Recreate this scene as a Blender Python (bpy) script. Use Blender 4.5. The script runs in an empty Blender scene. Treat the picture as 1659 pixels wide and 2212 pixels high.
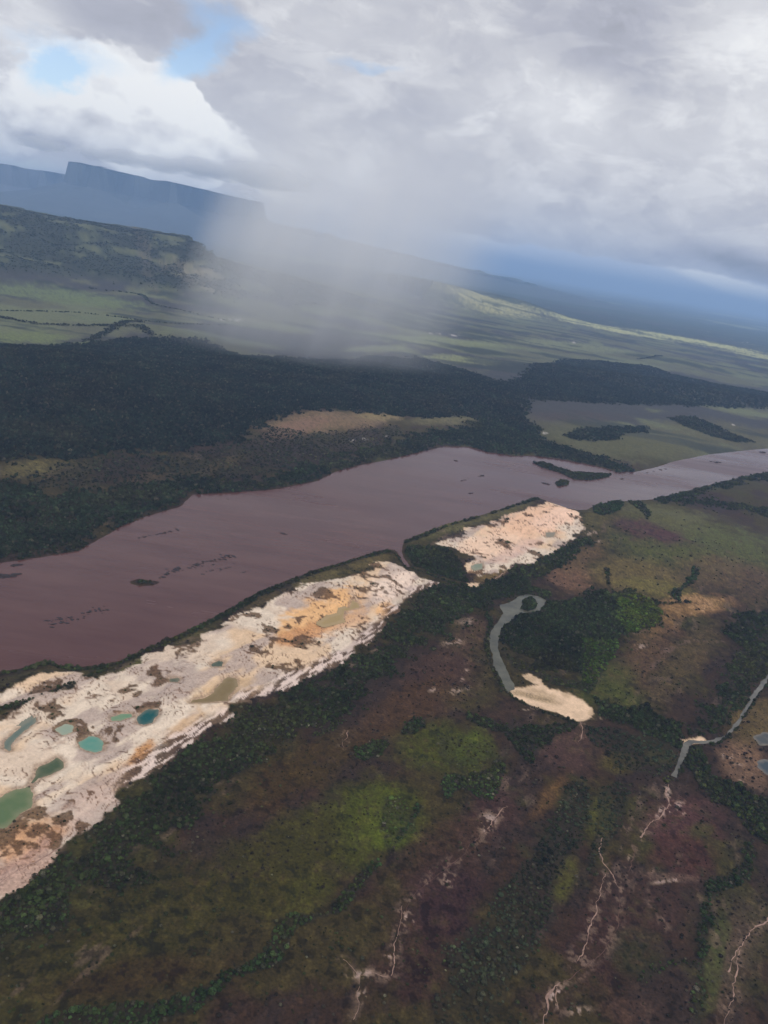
import bpy, bmesh, math, random
import numpy as np
from mathutils import Matrix, Vector
R = math.radians
random.seed(7)
rng = np.random.default_rng(11)
scene = bpy.context.scene
COL = scene.collection

# ------------------------------------------------------------------ camera
H = 900.0                       # metres above the river
F_V = 1661.0                    # focal length for a frame 1659 wide, 2212 high
PITCH, ROLL = 18.7, 9.4
cam_d = bpy.data.cameras.new('camera')
cam_d.sensor_fit = 'VERTICAL'; cam_d.sensor_height = 36.0
cam_d.lens = 36.0 * F_V / 2212.0
cam_d.clip_start = 1.0; cam_d.clip_end = 900000.0
cam = bpy.data.objects.new('camera', cam_d); COL.objects.link(cam)
CM = Matrix.Rotation(R(90 - PITCH), 3, 'X') @ Matrix.Rotation(R(ROLL), 3, 'Z')
cam.matrix_world = Matrix.Translation((0, 0, H)) @ CM.to_4x4()
scene.camera = cam
CMN = np.array(CM)

# ------------------------------------------------------------------ light, exposure
SUN_EL, SUN_AZ = 52.0, 140.0     # azimuth clockwise from +Y, where the light comes from
scene.view_settings.view_transform = 'Standard'
scene.view_settings.look = 'None'
scene.view_settings.exposure = 0.0
scene.view_settings.gamma = 1.0
sd_ = bpy.data.lights.new('sun', 'SUN'); sd_.energy = 2.4; sd_.angle = R(4.0); sd_.color = (1.0, 0.95, 0.88)
sun = bpy.data.objects.new('sun', sd_); COL.objects.link(sun)
sv = Vector((math.sin(R(SUN_AZ)) * math.cos(R(SUN_EL)), math.cos(R(SUN_AZ)) * math.cos(R(SUN_EL)), math.sin(R(SUN_EL))))
sun.rotation_euler = sv.to_track_quat('Z', 'Y').to_euler()

def v_dir(px, py):               # direction of a sight line, used for surveying points into the world
    d = np.stack([(np.asarray(px, float) - 829.5) / F_V, -(np.asarray(py, float) - 1106.0) / F_V, -np.ones_like(np.asarray(px, float))], -1)
    d = d @ CMN.T
    return d / np.linalg.norm(d, axis=-1, keepdims=True)
def azel(px, py):
    d = v_dir(px, py)
    return float(np.arctan2(d[..., 0], d[..., 1])), float(np.arcsin(d[..., 2]))
def ground(pts, z=0.0):          # survey a list of (px,py) onto level z -> world xy
    p = np.array(pts, float); d = v_dir(p[:, 0], p[:, 1])
    d[:, 2] = np.minimum(d[:, 2], -0.004)
    t = (z - H) / d[:, 2]
    return d[:, :2] * t[:, None]

# ------------------------------------------------------------------ world: clouded sky
world = bpy.data.worlds.new('World'); scene.world = world; world.use_nodes = True
def build_sky():
    nt = world.node_tree; N = nt.nodes; L = nt.links; N.clear()
    def n(t, **k):
        o = N.new(t)
        for a, b in k.items(): setattr(o, a, b)
        return o
    def put(sock, v):
        if hasattr(v, 'is_output') : L.new(v, sock)
        else: sock.default_value = v
    def m(op, a, b=0.0, c=0.0, clamp=False):
        o = n('ShaderNodeMath', operation=op, use_clamp=clamp)
        put(o.inputs[0], a); put(o.inputs[1], b); put(o.inputs[2], c); return o.outputs[0]
    def mr(v, a, b, c=0.0, d=1.0, smooth=True):
        o = n('ShaderNodeMapRange'); o.interpolation_type = 'SMOOTHSTEP' if smooth else 'LINEAR'
        put(o.inputs[0], v); put(o.inputs[1], a); put(o.inputs[2], b); put(o.inputs[3], c); put(o.inputs[4], d); return o.outputs[0]
    tc = n('ShaderNodeTexCoord'); sp = n('ShaderNodeSeparateXYZ'); L.new(tc.outputs['Generated'], sp.inputs[0])
    az = m('ARCTAN2', sp.outputs[0], sp.outputs[1]); el = m('ARCSINE', sp.outputs[2])
    cb = n('ShaderNodeCombineXYZ'); L.new(az, cb.inputs[0]); L.new(el, cb.inputs[1])
    V = cb.outputs[0]
    def noise(vec, scale, detail=6, rough=0.55, dist=0.0, off=(0, 0, 0), sc=(1, 1, 1), typ=None):
        mp = n('ShaderNodeMapping'); mp.inputs['Location'].default_value = off; mp.inputs['Scale'].default_value = sc
        L.new(vec, mp.inputs[0])
        t = n('ShaderNodeTexNoise'); t.inputs['Scale'].default_value = scale; t.inputs['Detail'].default_value = detail
        t.inputs['Roughness'].default_value = rough; t.inputs['Distortion'].default_value = dist
        L.new(mp.outputs[0], t.inputs['Vector']); return t
    def vadd(a, col, amp):       # a + (col-.5)*amp
        s = n('ShaderNodeVectorMath', operation='SUBTRACT'); L.new(col, s.inputs[0]); s.inputs[1].default_value = (.5, .5, .5)
        k = n('ShaderNodeVectorMath', operation='MULTIPLY'); L.new(s.outputs[0], k.inputs[0]); k.inputs[1].default_value = (amp[0], amp[1], 0)
        o = n('ShaderNodeVectorMath', operation='ADD'); L.new(a, o.inputs[0]); L.new(k.outputs[0], o.inputs[1]); return o.outputs[0]
    w1 = noise(V, 9, 8, .62, sc=(1, 1.5, 1)); Vw = vadd(V, w1.outputs['Color'], (.11, .075))
    w0 = noise(V, 5, 4, .5, off=(3, 1, 0)); Vs = vadd(V, w0.outputs['Color'], (.09, .05))
    PXR = 1 / 1661.0
    def blob(vec, px, py, rx, ry, rot=0.0, hard=0.0):   # 1 in the middle, 0 at the rim
        a, e = azel(px, py)
        mp = n('ShaderNodeMapping', vector_type='TEXTURE')
        mp.inputs['Location'].default_value = (a, e, 0); mp.inputs['Rotation'].default_value = (0, 0, R(rot))
        mp.inputs['Scale'].default_value = (rx * PXR, ry * PXR, 1)
        L.new(vec, mp.inputs[0])
        ln = n('ShaderNodeVectorMath', operation='LENGTH'); L.new(mp.outputs[0], ln.inputs[0])
        return mr(ln.outputs['Value'], hard, 1.0, 1.0, 0.0)
    def total(lst):
        s = None
        for b, k in lst:
            t = m('MULTIPLY', b, k); s = t if s is None else m('ADD', s, t)
        return s
    # --- brightness of the grey deck
    big = noise(V, 4.2, 5, .5, .3, sc=(1, 2.0, 1)).outputs['Fac']
    fine = noise(V, 17, 9, .6, .6, off=(5, 2, 0), sc=(1, 1.7, 1)).outputs['Fac']
    deck = m('ADD', m('MULTIPLY', m('SUBTRACT', big, .5), .34), m('MULTIPLY', m('SUBTRACT', fine, .5), .22))
    deck = m('ADD', deck, .675)
    soft = total([(blob(Vs, 1370, 90, 420, 170, -20), -.14), (blob(Vs, 1230, 255, 260, 120), .16), (blob(Vs, 1640, 200, 260, 220), .17),
                  (blob(Vs, 1480, 560, 330, 70, -9), -.15), (blob(Vs, 1640, 585, 260, 42, -9), -.26), (blob(Vs, 1320, 440, 150, 70), -.10),
                  (blob(Vs, 1310, 410, 90, 60, 40), .14), (blob(Vs, 1290, 505, 240, 36), .09), (blob(Vs, 950, 250, 330, 330), -.03),
                  (blob(Vs, 300, 40, 330, 110), -.12), (blob(Vs, 20, 60, 130, 130), .10), (blob(Vs, 60, 290, 160, 90), -.06),
                  (blob(Vs, 1500, 330, 200, 120), .08), (blob(Vs, 760, 370, 120, 60), .10), (blob(Vs, 690, 90, 110, 60), .09), (blob(Vs, 1000, 470, 300, 60), -.05)])
    sc1 = noise(V, 7.5, 9, .6, .5, off=(2.2, 7, 0), sc=(1, 2.2, 1)).outputs['Fac']; sc2 = noise(V, 13, 8, .62, .4, off=(8.2, 1, 0), sc=(1, 1.8, 1)).outputs['Fac']
    deck = m('ADD', deck, m('SUBTRACT', m('ADD', m('MULTIPLY', mr(sc1, .49, .58), .075), m('MULTIPLY', mr(sc2, .50, .60), .055)), .06))
    deck = m('ADD', deck, soft)
    # --- heaped clouds: billows lit from above, shaded below
    bil = noise(V, 13, 7, .5, .15, off=(1.7, .3, 0), sc=(1, 1.35, 1)).outputs['Fac']
    rl = noise(V, 13, 4, .45, .15, off=(1.7, .3, 0), sc=(1, 1.35, 1)).outputs['Fac']
    rl2 = noise(V, 13, 4, .45, .15, off=(1.7, .3 - .016, 0), sc=(1, 1.35, 1)).outputs['Fac']
    relief = m('MULTIPLY', m('SUBTRACT', rl, rl2), 1.1)
    heap = total([(blob(Vw, 300, 240, 260, 150, -6, .2), 1), (blob(Vw, 70, 240, 170, 110, 0, .2), .8), (blob(Vw, 330, 320, 200, 60, -10, .2), .7), (blob(Vw, 560, 370, 260, 60, -12, .1), .55)])
    heap = mr(m('ADD', heap, m('MULTIPLY', m('SUBTRACT', bil, .5), 1.5)), .34, .56)
    core = total([(blob(Vw, 440, 235, 110, 90, 0, .1), .55), (blob(Vw, 130, 185, 60, 44, 0, .2), .6), (blob(Vw, 270, 225, 80, 50), .35), (blob(Vw, 55, 220, 60, 50), .25),
                  (blob(Vw, 150, 320, 210, 34, -6), -.08), (blob(Vw, 60, 290, 130, 50), -.14), (blob(Vw, 700, 360, 80, 40), .2), (blob(Vw, 380, 275, 130, 22), -.16)])
    hb = m('ADD', m('ADD', m('ADD', .88, relief), m('MULTIPLY', m('SUBTRACT', bil, .5), .55)), core)
    lum = n('ShaderNodeMix'); put(lum.inputs[0], heap); L.new(deck, lum.inputs[2]); L.new(hb, lum.inputs[3])
    lum = lum.outputs[0]
    # --- flat base of the deck a little above the horizon, brighter air below it
    eln = m('ADD', el, m('MULTIPLY', m('SUBTRACT', noise(V, 22, 6, .6, sc=(1, 2.5, 1)).outputs['Fac'], .5), .022))
    below = m('MULTIPLY', mr(eln, .027, .033, 1.0, 0.0), mr(az, -.06, .08, 0.0, 1.0))
    under = total([(blob(V, 1630, 634, 260, 24, -9.4), .5), (blob(Vs, 1000, 500, 300, 26, -9.4), .12)])
    air = m('ADD', .72, under)
    lum2 = n('ShaderNodeMix'); put(lum2.inputs[0], below); L.new(lum, lum2.inputs[2]); L.new(air, lum2.inputs[3])
    lum2 = m('MAXIMUM', lum2.outputs[0], .12)
    cr = n('ShaderNodeValToRGB'); L.new(lum2, cr.inputs[0])
    e = cr.color_ramp.elements
    e[0].position = .15; e[0].color = (.15, .15, .165, 1); e[1].position = .5; e[1].color = (.485, .49, .55, 1)
    for p, c in ((.66, (.66, .66, .69, 1)), (.82, (.86, .86, .87, 1)), (1.0, (1.02, 1.02, 1.0, 1))):
        x = e.new(p); x.color = c
    # tint of the lower air
    tint = n('ShaderNodeMix', data_type='RGBA'); put(tint.inputs[0], m('MULTIPLY', below, mr(under, 0, .25, .75, 0.0)))
    L.new(cr.outputs[0], tint.inputs[6]); tint.inputs[7].default_value = (.62, .69, .84, 1)
    # --- gaps of blue sky
    gap = total([(blob(Vw, 105, 150, 80, 40, 20, .25), 1), (blob(Vw, 425, 115, 95, 52, 40, .25), 1), (blob(Vw, 480, 30, 90, 42, 0, .1), .7), (blob(Vw, 805, 140, 80, 14, 0, .1), .45), (blob(Vw, 150, 110, 130, 30, 0, .1), .4), (blob(Vw, 20, 348, 130, 18, -9), .5)])
    gap = m('MINIMUM', gap, .85)
    sky = n('ShaderNodeTexSky', sky_type='NISHITA'); sky.sun_disc = False
    sky.sun_elevation = R(SUN_EL); sky.sun_rotation = R(SUN_AZ); sky.altitude = 900; sky.dust_density = 1.0
    b1 = n('ShaderNodeBackground'); L.new(tint.outputs[2], b1.inputs[0]); b1.inputs[1].default_value = 1.0
    b2 = n('ShaderNodeBackground'); L.new(sky.outputs[0], b2.inputs[0]); b2.inputs[1].default_value = .15
    mx = n('ShaderNodeMixShader'); L.new(gap, mx.inputs[0]); L.new(b1.outputs[0], mx.inputs[1]); L.new(b2.outputs[0], mx.inputs[2])
    out = n('ShaderNodeOutputWorld'); L.new(mx.outputs[0], out.inputs[0])
build_sky()
world.cycles.sampling_method = 'MANUAL'; world.cycles.sample_map_resolution = 512
cy = scene.cycles
cy.max_bounces = 6; cy.diffuse_bounces = 2; cy.glossy_bounces = 2; cy.transmission_bounces = 2; cy.volume_bounces = 4; cy.transparent_max_bounces = 6
cy.volume_step_rate = 1.0; cy.volume_max_steps = 256
cy.use_denoising = True

# ------------------------------------------------------------------ helpers
def lin(r, g, b, k=1.0):
    f = lambda c: ((c / 255.0 + .055) / 1.055) ** 2.4 if c > 10 else c / 255 / 12.92
    return np.array([f(r), f(g), f(b)]) * k
def tag(o, label, cat=None, group=None, kind=None):
    o['label'] = label
    if cat: o['category'] = cat
    if group: o['group'] = group
    if kind: o['kind'] = kind
    return o
def mesh_obj(name, verts, faces, mat=None, smooth=True, parent=None):
    me = bpy.data.meshes.new(name); me.from_pydata([tuple(v) for v in verts], [], [tuple(f) for f in faces])
    if smooth: me.polygons.foreach_set('use_smooth', [True] * len(me.polygons))
    if mat: me.materials.append(mat)
    o = bpy.data.objects.new(name, me); COL.objects.link(o)
    if parent: o.parent = parent
    return o
def sstep(a, b, x):
    t = np.clip((x - a) / (b - a), 0, 1); return t * t * (3 - 2 * t)
def _h(ix, iy, s):
    v = (ix.astype(np.uint32) * np.uint32(374761393) + iy.astype(np.uint32) * np.uint32(668265263) + np.uint32((s * 974634777) & 0xffffffff))
    v ^= v >> np.uint32(13); v *= np.uint32(1274126177); v ^= v >> np.uint32(16)
    return (v & np.uint32(0xffff)).astype(np.float32) / 32767.5 - 1.0
def vn(x, y, s=0):
    fx = np.floor(x); fy = np.floor(y); ix = fx.astype(np.int64); iy = fy.astype(np.int64)
    u = (x - fx).astype(np.float32); v = (y - fy).astype(np.float32)
    u = u * u * u * (u * (u * 6 - 15) + 10); v = v * v * v * (v * (v * 6 - 15) + 10)
    a = _h(ix, iy, s); b = _h(ix + 1, iy, s); c = _h(ix, iy + 1, s); d = _h(ix + 1, iy + 1, s)
    return a + (b - a) * u + (c - a) * v + (a - b - c + d) * u * v
def fbm(x, y, scale, octv=4, s=0, g=.5):
    o = 0; a = 1.0; t = 0; ca, sa = .8, .6
    x = x / scale; y = y / scale
    for i in range(octv):
        o = o + a * vn(x, y, s + i * 17); t += a; a *= g
        x, y = (x * ca - y * sa) * 2.03 + 11.3, (x * sa + y * ca) * 2.03 + 4.7
    return o / t * 1.6
class Poly:
    def __init__(self, pts, z=0.0, world_xy=False):
        self.p = np.array(pts, float) if world_xy else ground(pts, z)
        self.lo = self.p.min(0); self.hi = self.p.max(0)
    def sdf(self, x, y, margin=60.0):          # negative inside
        out = np.full(x.shape, margin)
        k = np.nonzero((x > self.lo[0] - margin) & (x < self.hi[0] + margin) & (y > self.lo[1] - margin) & (y < self.hi[1] + margin))[0]
        if len(k) == 0: return out
        X = x[k]; Y = y[k]; best = np.full(X.shape, 1e18); ins = np.zeros(X.shape, bool)
        P = self.p; Q = np.roll(P, -1, 0)
        for (ax, ay), (bx, by) in zip(P, Q):
            ex, ey = bx - ax, by - ay; wx, wy = X - ax, Y - ay
            t = np.clip((wx * ex + wy * ey) / (ex * ex + ey * ey + 1e-9), 0, 1)
            best = np.minimum(best, (wx - ex * t) ** 2 + (wy - ey * t) ** 2)
            c = (ay > Y) != (by > Y)
            if ey != 0: ins ^= c & (X < (bx - ax) * (Y - ay) / ey + ax)
        d = np.sqrt(best); out[k] = np.minimum(np.where(ins, -d, d), margin)
        return out
class Line:
    def __init__(self, pts, widths):           # widths in the same survey units as points
        g = ground(pts); self.p = g
        d = np.hypot(g[:, 0], g[:, 1]); sl = np.sqrt(d * d + H * H)
        self.w = np.array(widths, float) * np.ones(len(pts)) * sl / F_V
        self.lo = g.min(0); self.hi = g.max(0)
    def dist(self, x, y, margin=80.0):         # distance minus half width
        out = np.full(x.shape, margin)
        k = np.nonzero((x > self.lo[0] - margin) & (x < self.hi[0] + margin) & (y > self.lo[1] - margin) & (y < self.hi[1] + margin))[0]
        if len(k) == 0: return out
        X = x[k]; Y = y[k]; best = np.full(X.shape, margin)
        for i in range(len(self.p) - 1):
            (ax, ay), (bx, by) = self.p[i], self.p[i + 1]; ex, ey = bx - ax, by - ay
            t = np.clip(((X - ax) * ex + (Y - ay) * ey) / (ex * ex + ey * ey + 1e-9), 0, 1)
            d = np.hypot(X - ax - ex * t, Y - ay - ey * t) - (self.w[i] + (self.w[i + 1] - self.w[i]) * t)
            best = np.minimum(best, d)
        out[k] = best; return out

# ------------------------------------------------------------------ the survey (outlines of what lies on the ground)
FAR_BANK = [(-700, 1345), (-350, 1285), (-150, 1245), (0, 1216), (100, 1202), (170, 1190), (210, 1167), (260, 1139), (320, 1114), (390, 1094), (415, 1069), (475, 1066), (590, 1058), (685, 1039),
            (725, 1019), (780, 1004), (829, 995), (894, 980), (959, 964), (1014, 965), (1054, 977), (1109, 985), (1149, 984), (1209, 992), (1264, 1002), (1309, 1012),
            (1334, 1021), (1369, 1020), (1419, 1009), (1454, 997), (1529, 982), (1619, 972), (1659, 969), (1800, 950), (2100, 925)]
NEAR_BANK = [(2100, 950), (1800, 992), (1659, 1020), (1609, 1028), (1529, 1049), (1469, 1064), (1409, 1079), (1329, 1084), (1290, 1089), (1268, 1101), (1249, 1102), (1224, 1097), (1189, 1085), (1159, 1074),
             (1109, 1091), (1039, 1113), (959, 1133), (894, 1159), (872, 1173), (868, 1192), (874, 1207), (886, 1224), (878, 1226), (866, 1210), (858, 1192), (850, 1187), (820, 1189), (730, 1217), (680, 1232), (625, 1252), (560, 1277),
             (480, 1323), (430, 1350), (380, 1373), (320, 1398), (260, 1427), (215, 1438), (165, 1440), (130, 1438), (110, 1427), (75, 1434), (30, 1447), (0, 1451), (-150, 1490), (-350, 1545), (-700, 1640)]
RIVER = Poly(FAR_BANK + NEAR_BANK)
ISLANDS = [Poly(a) for a in ([(1149, 999), (1170, 998), (1200, 1008), (1235, 1020), (1270, 1022), (1322, 1024), (1315, 1031), (1275, 1038), (1240, 1036), (1210, 1022), (1170, 1010)],
                             [(1197, 1043), (1213, 1036), (1229, 1041), (1229, 1048), (1205, 1051)], [(280, 1256), (300, 1250), (325, 1254), (345, 1257), (330, 1265), (300, 1266), (284, 1262)])]
SAND_A = Poly([(-300, 1660), (-150, 1600), (0, 1554), (50, 1539), (90, 1519), (135, 1496), (165, 1486), (225, 1459), (280, 1449), (300, 1437), (330, 1417), (395, 1397), (450, 1372), (480, 1357), (530, 1322), (565, 1317), (610, 1292),
               (645, 1272), (700, 1262), (740, 1252), (795, 1232), (800, 1222), (835, 1217), (865, 1223), (905, 1242), (948, 1262), (904, 1281), (868, 1316), (835, 1346), (820, 1372), (770, 1412), (720, 1440), (650, 1472),
               (600, 1494), (535, 1524), (480, 1564), (400, 1609), (350, 1659), (310, 1684), (275, 1704), (245, 1754), (220, 1774), (165, 1814), (115, 1859), (50, 1909), (0, 1944), (-150, 2050), (-300, 2160)])
SAND_A2 = Poly([(-200, 1570), (-100, 1535), (0, 1508), (30, 1492), (62, 1479), (100, 1466), (125, 1458), (165, 1463), (120, 1490), (60, 1510), (0, 1530), (-100, 1565)])
SAND_B = Poly([(934, 1178), (959, 1168), (999, 1163), (1007, 1143), (1064, 1128), (1109, 1111), (1169, 1091), (1184, 1085), (1209, 1090), (1254, 1111), (1254, 1121), (1264, 1143), (1249, 1158), (1209, 1181), (1179, 1201),
               (1129, 1218), (1099, 1223), (1070, 1236), (1035, 1245), (1005, 1231), (1003, 1223), (1024, 1211), (1004, 1198), (979, 1186)])
SAND_C = [Poly(a) for a in ([(1097, 1480), (1129, 1488), (1174, 1481), (1189, 1489), (1234, 1500), (1264, 1518), (1282, 1533), (1284, 1545), (1264, 1558), (1244, 1561), (1199, 1541), (1149, 1526), (1114, 1511), (1100, 1500)],
                            [(1129, 1461), (1144, 1458), (1169, 1471), (1174, 1482), (1154, 1478), (1134, 1468)], [(1470, 1600), (1484, 1598), (1515, 1594), (1526, 1600), (1510, 1609), (1480, 1606)], [(1008, 1262), (1035, 1261), (1032, 1269), (1016, 1271)])]
CREEK = Poly([(1079, 1306), (1102, 1301), (1119, 1288), (1139, 1283), (1162, 1288), (1179, 1296), (1178, 1308), (1164, 1321), (1144, 1324), (1124, 1326), (1109, 1333), (1094, 1346), (1084, 1361), (1078, 1376), (1077, 1396),
              (1082, 1416), (1089, 1436), (1099, 1456), (1109, 1478), (1112, 1490), (1097, 1496), (1087, 1483), (1079, 1466), (1069, 1446), (1064, 1426), (1057, 1401), (1057, 1376), (1064, 1358), (1079, 1341), (1088, 1326), (1079, 1313)])
CREEK_ISLE = Poly([(1124, 1316), (1129, 1298), (1142, 1290), (1154, 1293), (1160, 1306), (1154, 1316), (1139, 1320)])
CREEK_R = Line([(1760, 1340), (1700, 1415), (1659, 1462), (1634, 1496), (1612, 1530), (1594, 1562), (1570, 1588), (1540, 1603), (1515, 1604), (1492, 1602), (1482, 1610), (1477, 1628), (1470, 1645), (1462, 1662), (1455, 1678)], [4.5, 4, 3.5, 3.2, 3.4, 3.6, 3, 3, 3, 4, 4, 4.5, 4, 3, 2.4])
PONDS = [  # outline, water colour (seen), label
    ([(-70, 1755), (-30, 1740), (0, 1726), (30, 1709), (65, 1701), (72, 1719), (70, 1749), (45, 1759), (30, 1774), (15, 1789), (0, 1791), (-50, 1800)], (105, 128, 88), 'large sage green pit pond on the white sand'),
    ([(82, 1659), (107, 1649), (122, 1639), (137, 1649), (137, 1661), (110, 1676), (85, 1686), (70, 1697), (65, 1694), (75, 1679)], (82, 100, 72), 'narrow dark green pit pond beside the large sage green one'),
    ([(170, 1606), (192, 1594), (215, 1596), (226, 1609), (222, 1624), (205, 1629), (187, 1624), (172, 1616)], (105, 165, 148), 'round pale turquoise pond on the sand flats'),
    ([(297, 1551), (320, 1534), (342, 1536), (340, 1549), (327, 1564), (310, 1570), (297, 1566)], (12, 92, 92), 'deep teal pond on the sand flats'),
    ([(240, 1551), (265, 1544), (285, 1544), (287, 1551), (260, 1559), (242, 1560)], (122, 160, 125), 'thin light green pond next to the teal pond'),
    ([(10, 1604), (30, 1584), (55, 1564), (77, 1551), (75, 1564), (45, 1589), (25, 1609), (20, 1624), (7, 1619)], (108, 126, 116), 'long grey green pond slanting across the sand'),
    ([(460, 1499), (475, 1479), (492, 1466), (510, 1468), (512, 1486), (495, 1504), (492, 1516), (470, 1519), (435, 1521), (410, 1521), (415, 1514), (445, 1509)], (142, 122, 82), 'muddy olive brown pond with a long tail'),
    ([(455, 1437), (470, 1429), (482, 1432), (480, 1442), (457, 1443)], (72, 92, 76), 'small dark green pond by dark bushes'),
    ([(366, 1467), (387, 1468), (383, 1476), (367, 1475)], (90, 100, 82), 'tiny grey green pond on the sand'),
    ([(690, 1349), (710, 1334), (735, 1329), (737, 1317), (755, 1314), (760, 1297), (772, 1304), (777, 1314), (745, 1322), (740, 1342), (725, 1347), (700, 1354)], (185, 158, 105), 'shallow tan pond on the yellow sand'),
    ([(118, 1578), (140, 1566), (160, 1570), (158, 1582), (135, 1592)], (165, 182, 162), 'milky mint coloured shallow pond'),
    ([(1179, 1151), (1199, 1151), (1197, 1161), (1179, 1163)], (150, 140, 115), 'small grey pond on the orange sand flat'),
    ([(1022, 1221), (1042, 1218), (1042, 1228), (1024, 1232)], (140, 150, 125), 'pale green pond at the orange flat corner'),
    ([(1635, 1647), (1649, 1641), (1659, 1643), (1690, 1655), (1685, 1685), (1659, 1677), (1647, 1667), (1635, 1657)], (62, 76, 86), 'slate blue pond among bare brown ground'),
    ([(1626, 1592), (1650, 1582), (1668, 1588), (1665, 1610), (1640, 1612)], (84, 86, 84), 'grey marshy pool near the winding creek'),
]
POND_P = [Poly(p[0]) for p in PONDS]
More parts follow.
